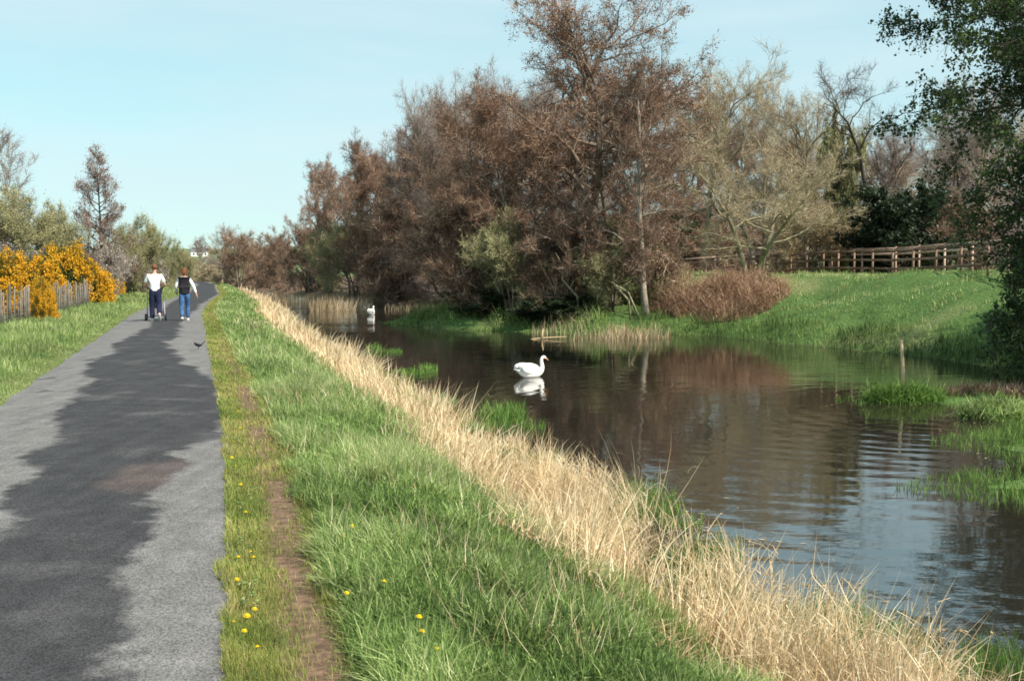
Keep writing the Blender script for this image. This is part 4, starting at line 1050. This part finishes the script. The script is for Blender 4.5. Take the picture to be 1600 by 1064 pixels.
# pale stake on the spit
p = at(1411, 600, 24.2)
mb = MB(); mb.tube([(0, 0, -.3), (.0, 0, .4), (-.03, 0, .80), (-.06, 0, 1.18)], [.05, .046, .04, .034], 8)
o = mb.obj('stake', M['reed']); o.location = (p.x, p.y, WATER); tag(o, 'thin pale stake standing in the tussock at the water', 'stake')
# leaning and fallen limbs at the foot of the wood
for (x0, y0, x1, y1, d, rr, lab) in ((905, 505, 868, 395, 49.5, .07, 'pale limb leaning left below the tallest alder'), (985, 505, 948, 400, 48.6, .06, 'pale limb leaning left beside the pale trunk'),
                                     (790, 480, 770, 405, 52, .08, 'grey stem slanting up from the middle of the promontory'), (1000, 490, 905, 380, 48.8, .05, 'long thin broken limb propped against the wood edge'),
                                     (705, 470, 668, 425, 55, .07, 'short dark stem leaning over the left end of the promontory'), (842, 500, 872, 330, 50, .10, 'dark forked stem behind the low dark water edge bush')):
    a = at(x0, y0, d); b = at(x1, y1, d - .4); zb = hz(a.x, d) - .1; a.z = zb
    v = b - a; mb = MB(); k = Vector((v.z * .08, 0, -v.x * .08))
    mb.tube([(0, 0, 0), v * .3 + k, v * .6 - k * .5, v * .8 + k * .4, v], [rr, rr * .85, rr * .65, rr * .45, rr * .15], 7)
    for t, q in ((.45, .5), (.62, -.6), (.78, .4)):
        c = v * t; mb.tube([c, c + Vector((q * .5, 0, .35)), c + Vector((q * 1.1, .1, .55))], [rr * .4, rr * .25, rr * .05], 5)
    o = mb.obj('leaning_limb', M['bark_dark' if 'dark' in lab.split(' ')[0:2] or 'dark forked' in lab else 'bark_olive']); o.location = a; tag(o, lab, 'tree limb')
# snapped branch in the water below the dark bush
p = gnd(847, 530, WATER)
mb = MB(); mb.tube([(-.9, .1, -.15), (-.3, 0, .02), (.3, 0, .07), (1.0, .1, .1)], [.03, .03, .025, .01], 6); mb.tube([(0, 0, 0), (0, -.05, .22), (.05, 0, .42)], [.05, .04, .02], 6)
o = mb.obj('fallen_branch', M['reed']); o.location = (p.x, p.y, WATER); tag(o, 'pale forked branch sticking out of the water by the dark bush', 'branch')

# ------------------------------------------------------------------ stake fence on the left
def stake_fence():
    pts = [gnd(-60, 538), gnd(5, 519), gnd(80, 499), gnd(180, 468), gnd(228, 456)]
    pts = [Vector((v.x, v.y, 0)) for v in pts] + [Vector((-44, 125, 0))]
    def along():
        acc = 0; out = []
        for a, b in zip(pts[:-1], pts[1:]):
            L = (b - a).length; t = (-acc) % .33
            while t < L: out.append(a + (b - a) * (t / L)); t += .33
            acc += L
        return out
    posts = along()
    root = empty('stake_fence', (pts[0].x, pts[0].y, hz(pts[0].x, pts[0].y)))
    tag(root, 'grey weathered stake and wire fence running along the left verge', 'fence')
    O = root.location; rest = MB(); r = random.Random(3); cnt = 0
    for i, p in enumerate(posts):
        z = hz(p.x, p.y) - .1; h = 1.0 + r.uniform(-.07, .12) + (.18 if i % 9 == 0 else 0)
        w = .019 if i % 9 else .042
        lx, ly = r.uniform(-.04, .04), r.uniform(-.04, .04)
        mb = MB() if cnt < 99 else rest
        q = Vector((p.x, p.y, z)) - O
        mb.tube([(q.x, q.y, q.z), (q.x + lx * .5, q.y + ly * .5, q.z + h * .6), (q.x + lx, q.y + ly, q.z + h), (q.x + lx, q.y + ly, q.z + h + .05)], [w, w * .95, w * .85, w * .3], 6, a=r.random())
        if cnt < 99: mb.obj('stake', M['stake'], root)
        cnt += 1
    o = rest.obj('far_stakes', M['stake'], root); o['kind'] = 'stuff'
    for hgt in (.25, .55, .88):
        mb = MB(); mb.tube([(p.x - O.x, p.y - O.y, hz(p.x, p.y) - O.z + hgt) for p in posts[::3]], .006, 4)
        mb.obj('wire', M['wire'], root)
stake_fence()

# ------------------------------------------------------------------ rail fences beyond the meadow
def rail_fence(name, line_, spacing, H, rails, m, label, pw=.08):
    P = [at(*q) for q in line_]
    pts = []
    for a, b in zip(P[:-1], P[1:]):
        L = math.hypot(b.x - a.x, b.y - a.y); n = max(1, round(L / spacing))
        for k in range(n): pts.append(a.lerp(b, k / n))
    pts.append(P[-1])
    O = Vector((pts[0].x, pts[0].y, pts[0].z - H))
    root = empty(name, O); tag(root, label, 'fence')
    r = random.Random(9)
    for p in pts:
        zb = min(hz(p.x, p.y) - .15, p.z - H - .1); mb = MB()
        c = Vector((p.x, p.y, (zb + p.z) / 2)) - O
        mb.box(c, (pw, pw, p.z - zb), r.uniform(-.1, .1), r.random()); mb.box(c + Vector((0, 0, (p.z - zb) / 2 + .008)), (pw * .8, pw * .8, .016), 0, .5)
        mb.obj('post', M[m], root)
    for i, dz in enumerate(rails):
        mb = MB()
        for a, b in zip(pts[:-1], pts[1:]):
            q0 = a - O + Vector((0, -pw * .5 - .02, -dz)); q1 = b - O + Vector((0, -pw * .5 - .02, -dz + r.uniform(-.02, .02)))
            d = q1 - q0; Mx = d.to_track_quat('X', 'Z').to_matrix()
            mb.box((q0 + q1) / 2, (d.length * .998, .035, .11), 0, r.random(), 0, Mx)
        mb.obj('rail', M[m], root)
rail_fence('rail_fence', [(1075, 409, 72), (1170, 403, 66), (1287, 392, 57), (1335, 391, 53.5), (1395, 390, 49.5), (1463, 385, 45), (1545, 377, 41.5), (1640, 370, 38)], 2.0, 1.2, (.07, .48, .88), 'rail', 'dark brown post and rail fence across the top of the meadow')
rail_fence('track_fence', [(1060, 404, 74), (1180, 396, 69), (1300, 389, 63), (1400, 386, 57), (1520, 377, 50), (1640, 368, 45)], 2.6, 1.3, (.08, .36), 'rail_red', 'lighter reddish rail fence running behind the dark brown one')

# ------------------------------------------------------------------ people
def skin_mesh(name, nodes, edges, m, parent, lv=2, root=0):
    """nodes: (x, y, z, r) or (x, y, z, rx, ry)"""
    me = bpy.data.meshes.new(name); me.from_pydata([n[:3] for n in nodes], edges, [])
    o = bpy.data.objects.new(name, me); COL.objects.link(o)
    o.modifiers.new('skin', 'SKIN'); sv = None
    bpy.context.view_layer.objects.active = o
    if not me.skin_vertices:
        o.select_set(True); bpy.ops.mesh.customdata_skin_add(); o.select_set(False)
    sv = me.skin_vertices[0].data
    for i, n in enumerate(nodes):
        sv[i].radius = (n[3], n[4] if len(n) > 4 else n[3]); sv[i].use_root = (i == root)
    s = o.modifiers.new('sub', 'SUBSURF'); s.levels = lv; s.render_levels = lv
    dg = bpy.context.evaluated_depsgraph_get(); dg.update()
    nm = bpy.data.meshes.new_from_object(o.evaluated_get(dg))
    o.modifiers.clear(); o.data = nm; nm.name = name
    bpy.data.meshes.remove(me)
    nm.materials.clear(); nm.materials.append(m)
    for pg in nm.polygons: pg.use_smooth = True
    o.parent = parent
    return o

def chain(*idx):
    return list(zip(idx[:-1], idx[1:]))

def person(loc, rz, label, height, J, skin, top, legs, shoe, hair, vest=None, female=False):
    k = height / 1.78
    root = empty('person', loc, rz); tag(root, label, 'person')
    N = []; E = []
    def add(x, y, z, r, r2=None, par=None):
        N.append((x * k, y * k, z * k, r * k, (r2 or r) * k)); i = len(N) - 1
        if par is not None: E.append((par, i))
        return i
    hw = .155 if not female else .15
    sh = .19 if not female else .165
    pel = add(0, 0, .96, .13, .10); wa = add(0, .01, 1.12, .12, .09, pel); ch = add(0, .0, 1.33, .145, .10, wa)
    nb = add(0, -.01, 1.47, .07, .07, ch); nk = add(0, .01, 1.54, .052, .052, nb)
    hd = add(0, .03, 1.62, .075, .085, nk); hm = add(0, .025, 1.69, .082, .10, hd); ht = add(0, .02, 1.745, .055, .07, hm)
    add(0, .125, 1.635, .012, .016, hd)                                        # nose
    for sg in (-1, 1): add(sg * .09, .02, 1.655, .014, .022, hm)               # ears
    for sg, nm in ((-1, 'L'), (1, 'R')):
        j = J[nm]
        s_ = add(sg * sh, 0, 1.43, .062, .062, ch)
        el = add(*j['elbow'], .045, .045, s_); wr = add(*j['wrist'], .028, .034, el)
        w = np.array(j['wrist']); e = np.array(j['elbow']); d = (w - e) / np.linalg.norm(w - e)
        pm = w + d * .07; pa = add(*pm, .034, .024, wr)
        side = np.array(j.get('across', (0, 1, 0)), float)
        for q in range(4):
            b = pm + side * (q - 1.5) * .02 + d * .025
            cur = np.array(j.get('curl', (0, 0, 0)), float)
            L = (.065, .078, .072, .055)[q]
            a1 = add(*b, .0105, .0105, pa); a2 = add(*(b + d * L * .5 + cur * .01), .0095, .0095, a1); add(*(b + d * L + cur * .03), .0075, .0075, a2)
        tb = w + side * -.035 + d * .03; t1 = add(*tb, .012, .012, wr); add(*(tb + d * .035 - side * .018), .0095, .0095, t1)
        hp = add(sg * .095, 0, .88, .095, .095, pel)
        kn = add(*j['knee'], .058, .06, hp); an = add(*j['ankle'], .038, .042, kn)
        a = np.array(j['ankle']); toe = np.array(j['toe']); add(*toe, .034, .028, an)
    body = skin_mesh('body', N, E, skin, root)
    # trousers
    n2 = []; e2 = []
    def a2_(x, y, z, r, r2, par=None):
        n2.append((x * k, y * k, z * k, r * k, r2 * k)); i = len(n2) - 1
        if par is not None: e2.append((par, i))
        return i
    p0 = a2_(0, 0, .98, .15, .12); a2_(0, .0, 1.09, .142, .112, p0)
    for sg, nm in ((-1, 'L'), (1, 'R')):
        j = J[nm]; w_ = .078 if not female else .068
        h = a2_(sg * .09, 0, .87, .108, .112, p0); kn = a2_(*j['knee'], w_ + .008, w_ + .01, h)
        an = np.array(j['ankle']); kk = np.array(j['knee']); m_ = an * .55 + kk * .45
        c = a2_(*m_, w_, w_ + .005, kn); a2_(an[0], an[1], an[2] + .0, w_ - .004, w_ + .004, c)
    skin_mesh('trousers', n2, e2, legs, root)
    # shoes
    for sg, nm in ((-1, 'L'), (1, 'R')):
        j = J[nm]; an = np.array(j['ankle']); toe = np.array(j['toe']); d = toe - an; d /= np.linalg.norm(d)
        hl = an + np.array(j['heel'])
        n3 = [tuple((hl) * k) + (.042 * k, .04 * k), tuple((hl * .5 + toe * .5) * k) + (.045 * k, .04 * k), tuple(toe * k) + (.045 * k, .032 * k), tuple((toe + (toe - hl) * .18) * k) + (.03 * k, .022 * k)]
        sho = skin_mesh('shoe', n3, chain(0, 1, 2, 3), shoe[0], root, 2, 1)
        up_ = np.cross(np.array([1, 0, 0.]), toe - hl); up_ /= np.linalg.norm(up_)
        dirv = Vector(toe - hl).normalized(); upv = Vector(up_)
        if upv.z < 0: upv = -upv
        Mx = Matrix((Vector((1, 0, 0)), dirv, upv)).transposed()
        mb = MB(); c = (hl + toe) / 2 - np.array(upv) * .04
        mb.ell(c * k + np.array(dirv) * .02 * k, (.047 * k, .165 * k, .02 * k), Mx, 14, 6); mb.obj('sole', shoe[1], sho)
    # top
    def upper(name, m, grow, sleeve, zlo):
        n4 = []; e4 = []
        def ad(x, y, z, r, r2, par=None):
            n4.append((x * k, y * k, z * k, r * k, r2 * k)); i = len(n4) - 1
            if par is not None: e4.append((par, i))
            return i
        g = grow
        c = ad(0, 0, 1.31, .165 + g, .12 + g); w = ad(0, .01, 1.14, .15 + g, .115 + g, c); w2 = ad(0, 0, zlo, .158 + g, .128 + g, w); ad(0, 0, zlo - .05, .155 + g, .125 + g, w2)
        t = ad(0, -.005, 1.43, .13 + g, .09 + g, c); ad(0, .0, 1.49, .06 + g, .06 + g, t)
        if sleeve:
            for sg, nm in ((-1, 'L'), (1, 'R')):
                j = J[nm]; S0 = np.array([sg * sh, 0, 1.42]); el = np.array(j['elbow']); wr = np.array(j['wrist'])
                a_ = ad(*S0, .078, .078, c)
                if sleeve < 1: ad(*(S0 + (el - S0) * sleeve), .072, .072, a_)
                else:
                    b_ = ad(*el, .058, .058, a_); ad(*(el + (wr - el) * .92), .044, .044, b_)
        return skin_mesh(name, n4, e4, m, root)
    upper('shirt', top, 0, .8 if not female else 1.2, .97)
    if vest: upper('body_warmer', vest, .035, 0, .93)
    # hair, eyes, mouth
    mb = MB(); mb.ell((0, .005 * k, 1.70 * k), (.094 * k, .112 * k, .098 * k), None, 18, 12)
    V = mb.V[0]; V[:, 1] = np.where((V[:, 1] > .06 * k) & (V[:, 2] < 1.72 * k), .06 * k, V[:, 1])
    if female:
        mb.ell((0, -.055 * k, 1.63 * k), (.085 * k, .06 * k, .10 * k), None, 16, 10)
    mb.obj('hair', hair, root)
    mb = MB()
    for sg in (-1, 1): mb.ell((sg * .033 * k, .11 * k, 1.665 * k), (.012 * k, .008 * k, .009 * k), None, 8, 6)
    mb.obj('eyes', EYE_M, root)
    mb = MB(); mb.ell((0, .112 * k, 1.60 * k), (.024 * k, .008 * k, .007 * k), None, 10, 6); mb.obj('mouth', LIP_M, root)
    return root

EYE_M = plain('eye', (.03, .02, .02)); LIP_M = plain('lip', (.45, .18, .15))
SKIN_M = plain('skin', (.55, .30, .21), .55); JERSEY = mat('white_jersey', [(.80, .79, .76)], .9, .05, 12, bump=.2)
NAVY = mat('navy_cloth', [(.018, .022, .055)], .85, .25, 8, bump=.3); JEANS = mat('blue_denim', [(.05, .12, .26)], .85, .45, 7, bump=.3)
BLACKV = mat('black_quilting', [(.018, .016, .022)], .8, .3, 9, bump=.4); SHOE = plain('white_leather', (.72, .72, .74), .5); SOLE = plain('pale_sole', (.6, .58, .58), .7)
SHOE2 = plain('tan_leather', (.50, .38, .34), .6); HAIR1 = mat('short_brown_hair', [(.15, .07, .04)], .7, .3, 30); HAIR2 = mat('red_brown_hair', [(.17, .06, .03)], .6, .35, 30)
path_dir = math.atan2(float(Redge(40)) - float(Redge(30)), 10)
heading = -path_dir      # rotation about Z that turns +Y along the path
pm = gnd(243, 504)
man_J = {'L': dict(elbow=(-.30, .10, 1.13), wrist=(-.22, .34, 1.06), across=(1, 0, 0), curl=(0, 0, -1), knee=(-.10, .10, .49), ankle=(-.09, .06, .09), toe=(-.10, .22, .045), heel=(0, -.045, -.045)),
         'R': dict(elbow=(.30, .10, 1.13), wrist=(.22, .34, 1.06), across=(-1, 0, 0), curl=(0, 0, -1), knee=(.12, .02, .50), ankle=(.13, -.30, .25), toe=(.14, -.24, .09), heel=(0, -.06, .0))}
person((pm.x, pm.y, .04), heading, 'man in white short sleeved shirt and navy trousers walking away behind a pushchair', 1.80, man_J, SKIN_M, JERSEY, NAVY, (SHOE, SOLE), HAIR1)
pw_ = gnd(289, 503)
wom_J = {'L': dict(elbow=(-.27, .02, 1.15), wrist=(-.25, .18, .95), across=(0, 1, 0), knee=(-.09, .0, .49), ankle=(-.085, -.16, .13), toe=(-.085, -.03, .05), heel=(0, -.045, -.03)),
         'R': dict(elbow=(.30, -.08, 1.16), wrist=(.38, -.06, .92), across=(0, 1, 0), knee=(.10, .13, .49), ankle=(.10, .12, .085), toe=(.105, .27, .045), heel=(0, -.04, -.04))}
person((pw_.x, pw_.y, .04), heading, 'woman in black sleeveless jacket over white sleeves and blue jeans walking away', 1.68, wom_J, SKIN_M, JERSEY, JEANS, (SHOE, SHOE2), HAIR2, BLACKV, True)

def pushchair():
    o = Vector((pm.x, pm.y, .045)); dv = Vector((-math.sin(heading), math.cos(heading), 0))
    root = empty('pushchair', o + dv * .55, heading); tag(root, 'dark folding pushchair pushed by the man in the white shirt', 'pushchair')
    MET = plain('grey_tube', (.45, .45, .47), .35, .6); BLK = plain('black_tyre', (.02, .02, .022), .8); FAB = plain('dark_canvas', (.02, .022, .05), .9)
    mb = MB()
    for sg in (-1, 1):
        mb.tube([(sg * .25, -.22, 1.02), (sg * .25, -.16, .92), (sg * .26, .22, .45), (sg * .27, .48, .10)], .011, 8)
        mb.tube([(sg * .26, .10, .60), (sg * .27, -.10, .35), (sg * .29, -.22, .10)], .011, 8)
    mb.tube([(-.29, -.22, .10), (.29, -.22, .10)], .010, 8); mb.tube([(-.27, .48, .10), (.27, .48, .10)], .010, 8)
    mb.obj('frame', MET, root)
    mb = MB(); mb.tube([(-.25, -.22, 1.02), (.25, -.22, 1.02)], .016, 8); mb.obj('handle', BLK, root)
    mb = MB(); Mx = Euler((math.radians(-25), 0, 0)).to_matrix()
    mb.box((0, .03, .62), (.36, .03, .50), 0, .5, 0, Mx); mb.box((0, .22, .40), (.36, .30, .03)); mb.obj('seat', FAB, root)
    mb = MB()
    for i in range(5):
        a = math.radians(20 + i * 30); mb.tube([(-.19, .0 + .22 * math.cos(a), .80 + .17 * math.sin(a)), (.19, .22 * math.cos(a), .80 + .17 * math.sin(a))], .03, 6)
    mb.obj('hood', FAB, root)
    for (x, y) in ((-.31, -.22), (.31, -.22), (-.29, .48), (.29, .48)):
        mb = MB(); an = np.linspace(0, 2 * math.pi, 17)
        mb.tube(np.stack([np.full(17, x), y + .095 * np.cos(an), .10 + .095 * np.sin(an)], -1), .024, 8, cap=False); w = mb.obj('wheel', BLK, root)
        mb = MB(); mb.tube([(x - .012, y, .10), (x + .012, y, .10)], .072, 14); mb.obj('hub', MET, w)
pushchair()

# ------------------------------------------------------------------ blackbird on the path
def blackbird():
    p = gnd(310, 549); root = empty('blackbird', (p.x, p.y, .045), 0); root.scale = (.82, .82, .82)
    tag(root, 'small black bird with cocked tail standing on the path behind the walkers', 'bird')
    B = plain('black_plumage', (.012, .012, .015), .6); O = plain('orange_bill', (.6, .3, .03), .5)
    skin_mesh('body', [(.03, 0, .085, .034, .03), (-.02, 0, .10, .042, .04), (-.065, 0, .125, .026), (-.095, 0, .15, .024), (-.112, 0, .152, .014), (.07, 0, .10, .016)], [(1, 0), (1, 2), (2, 3), (3, 4), (0, 5)], B, root, 2, 1)
    mb = MB()
    for i in range(5):
        y = (i - 2) * .006
        mb.tube([(.055, y * .5, .10), (.10, y, .135), (.165, y * 2.2, .19)], [.010, .009, .006], 5)
    mb.obj('tail', B, root)
    for sg in (-1, 1):
        mb = MB(); mb.ell((.02, sg * .036, .10), (.065, .010, .026), Euler((0, math.radians(12), 0)).to_matrix(), 12, 8); mb.obj('wing', B, root)
        mb = MB(); mb.tube([(.0, sg * .015, .07), (.006, sg * .017, .035), (-.004, sg * .017, .003)], .004, 5)
        for t in (-.4, 0, .4): mb.tube([(-.004, sg * .017, .004), (-.028, sg * .017 + t * .03, .002)], .003, 4)
        mb.obj('leg', B, root)
    mb = MB(); mb.tube([(-.118, 0, .151), (-.135, 0, .148), (-.148, 0, .143)], [.007, .005, .001], 6); mb.obj('bill', O, root)
blackbird()

# ------------------------------------------------------------------ swans
def swan(px, py, rz, label, sc=1.0):
    p = gnd(px, py, WATER); root = empty('swan', (p.x, p.y, WATER), rz); root.scale = (sc, sc, sc); tag(root, label, 'swan', 'swans on the canal')
    # faces +X; body 0.85 m long
    N = [(.0, 0, .10, .17, .155), (.22, 0, .10, .15, .14), (.37, 0, .13, .095, .10), (.44, 0, .22, .07, .07), (.43, 0, .32, .054, .054), (.40, 0, .40, .047, .047), (.405, 0, .475, .044, .044),
         (.455, 0, .525, .043, .042), (.515, 0, .52, .05, .046), (.57, 0, .485, .034, .032), (-.22, 0, .12, .15, .14), (-.38, 0, .17, .085, .08), (-.47, 0, .215, .04, .035)]
    skin_mesh('body', N, chain(0, 1, 2, 3, 4, 5, 6, 7, 8, 9) + chain(0, 10, 11, 12), WHITE, root, 2, 0)
    for sg in (-1, 1):
        mb = MB(); mb.ell((-.10, sg * .135, .235), (.36, .06, .15), Euler((0, math.radians(7), math.radians(sg * -6))).to_matrix(), 20, 12)
        w = mb.obj('wing', WHITE, root)
        mb = MB()
        for i in range(7):
            z = .33 - i * .032
            mb.tube([(-.22, sg * (.15), z), (-.38, sg * (.125), z + .018), (-.50 + i * .018, sg * .07, z + .02)], [.026, .022, .004], 6)
        mb.obj('wing_feathers', WHITE, w)
    mb = MB(); mb.ell((-.13, 0, .30), (.31, .13, .09), None, 16, 10); mb.obj('back_feathers', WHITE, root)
    mb = MB()
    for i in range(5): mb.tube([(-.40, (i - 2) * .02, .19), (-.56, (i - 2) * .03, .235)], [.025, .006], 6)
    mb.obj('tail', WHITE, root)
    mb = MB(); mb.tube([(.57, 0, .485), (.61, 0, .458), (.65, 0, .428), (.67, 0, .416)], [.026, .019, .014, .006], 8); b = mb.obj('bill', BILL, root)
    mb = MB(); mb.ell((.585, 0, .50), (.02, .014, .016), None, 10, 6); mb.obj('knob', BLACKB, b)
    mb = MB()
    for sg in (-1, 1): mb.ell((.54, sg * .041, .525), (.009, .005, .008), None, 8, 6)
    mb.obj('eyes', BLACKB, root)
WHITE = mat('white_plumage', [(.82, .80, .76)], .8, .05, 14, bump=.25, bscale=60); BILL = plain('orange_bill', (.75, .26, .10), .5); BLACKB = plain('black_knob', (.02, .02, .02), .5)
swan(829, 589, math.radians(42), 'nearer white swan gliding on the open brown water', .95)
swan(581, 492, math.radians(84), 'farther white swan, small, in the narrow channel beyond the reeds', 1.0)

# ------------------------------------------------------------------ dandelions
def dandelions():
    YEL = mat('dandelion_petal', [(.80, .52, .01), (.90, .66, .02)], .7, .1, 20, .2); STM = plain('dandelion_stem', (.16, .26, .06), .7)
    f = MB(); rng = np.random.default_rng(2)
    for ring, (r, z, n) in enumerate(((.021, .0, 20), (.015, .006, 16), (.009, .010, 10))):
        a = np.arange(n) / n * 2 * math.pi + ring * .2
        D = np.stack([np.cos(a), np.sin(a), np.full(n, .15 + ring * .35)], -1)
        blades(f, np.tile([0, 0, z * .5], (n, 1)), norm(D), r, .006, np.tile([0, 0, -.1], (n, 1)), 2, rng.random(n), side=np.stack([-np.sin(a), np.cos(a), 0 * a], -1), rng=rng)
    f.ell((0, 0, .003), (.010, .010, .006), None, 10, 6)
    fm = f.mesh('flower_head', [YEL]); st = MB(); st.tube([(0, 0, 0), (.004, 0, .5), (0, 0, 1)], [.0026, .0022, .002], 5); sm = st.mesh('stem', [STM])
    spots = [(363, 971, 'large dandelion on the path edge nearest the camera'), (398, 951, 'dandelion just above the nearest path edge one'), (386, 962, 'small dandelion between the two nearest path edge ones'),
             (372, 870, 'dandelion at the path edge level with the start of the bare earth'), (392, 862, 'dandelion beside the one at the middle path edge'), (396, 870, 'right hand dandelion of the middle path edge trio'),
             (376, 757, 'dandelion on the worn verge halfway up the path'), (362, 715, 'path edge dandelion above the halfway one'), (368, 728, 'small dandelion just below the halfway path edge one'),
             (372, 642, 'farthest small dandelion on the worn verge'), (505, 901, 'bright dandelion in grass right of the bare earth'), (536, 838, 'dandelion in grass above the bare earth pair, left one'),
             (551, 822, 'dandelion in grass above the bare earth pair, right one'), (600, 908, 'pale dandelion in the middle of the green bank'), (655, 963, 'upper dandelion of the two in deep grass'), (660, 986, 'lower dandelion of the two in deep grass'),
             (682, 1014, 'lowest dandelion near the bottom of the photo'), (542, 926, 'small dandelion between bare earth and green bank'),
             (382, 985, 'half hidden dandelion right of the large nearest one'), (384, 800, 'single small dandelion between the halfway ones and the middle trio'), (366, 690, 'tiny dandelion above the path edge pair'),
             (375, 668, 'tiny dandelion just below the farthest verge one'), (370, 905, 'small dandelion on the path edge under the middle trio'), (402, 1010, 'small dandelion nearest the bottom on the worn verge')]
    for (px, py, lab) in spots:
        p = gnd(px, py, .08); s = p.x - float(Redge(p.y)); z = hz(p.x, p.y); h = .035 if s < .5 else .13
        for _ in range(4): p = gnd(px, py, z + h); z = hz(p.x, p.y)
        root = empty('dandelion', (p.x, p.y, z)); tag(root, lab, 'flower', 'dandelions in the verge')
        a = bpy.data.objects.new('stem', sm); COL.objects.link(a); a.parent = root; a.scale = (1, 1, h)
        b = bpy.data.objects.new('flower_head', fm); COL.objects.link(b); b.parent = root; b.location = (0, 0, h); k = random.uniform(.7, 1.1); b.scale = (k, k, k); b.rotation_euler = (random.uniform(-.3, .3), random.uniform(-.3, .3), 0)
dandelions()

# ------------------------------------------------------------------ far house
def house():
    p = at(311, 398, 600); z = hz(p.x, 600) - .3
    root = empty('house', (p.x, 600, z), .35); tag(root, 'tiny white house with grey roof on the far green rise', 'house')
    WH = plain('white_render', (.75, .74, .70), .9); SL = plain('slate', (.16, .16, .18), .7); GL_ = plain('window_glass', (.05, .06, .07), .2)
    mb = MB(); mb.box((0, 0, 1.6), (9, 6, 3.2)); mb.add([(-4.5, -3, 3.2), (-4.5, 3, 3.2), (-4.5, 0, 5.2), (4.5, -3, 3.2), (4.5, 3, 3.2), (4.5, 0, 5.2)], None, [[0, 2, 1], [3, 4, 5]]); mb.obj('wall', WH, root, False)
    mb = MB()
    for sg in (-1, 1):
        V = [(-4.8, sg * 3.3, 3.05), (4.8, sg * 3.3, 3.05), (4.8, 0, 5.30), (-4.8, 0, 5.30)]; V = V + [(a, b, c + .15) for a, b, c in V]
        mb.add(V, [[0, 1, 2, 3], [4, 5, 6, 7], [0, 1, 5, 4], [1, 2, 6, 5], [2, 3, 7, 6], [3, 0, 4, 7]])
    r = mb.obj('roof', SL, root, False)
    for x in (-4, 4): mb = MB(); mb.box((x, 0, 5.8), (.8, .7, 1.3)); mb.obj('chimney', WH, r, False)
    for x in (-3, -1, 1.2, 3.2): mb = MB(); mb.box((x, -3.02, 1.8), (.9, .06, 1.1)); mb.obj('window', GL_, root, False)
    mb = MB(); mb.box((.1, -3.02, 1.0), (.9, .08, 2.0)); mb.obj('door', SL, root, False)
house()
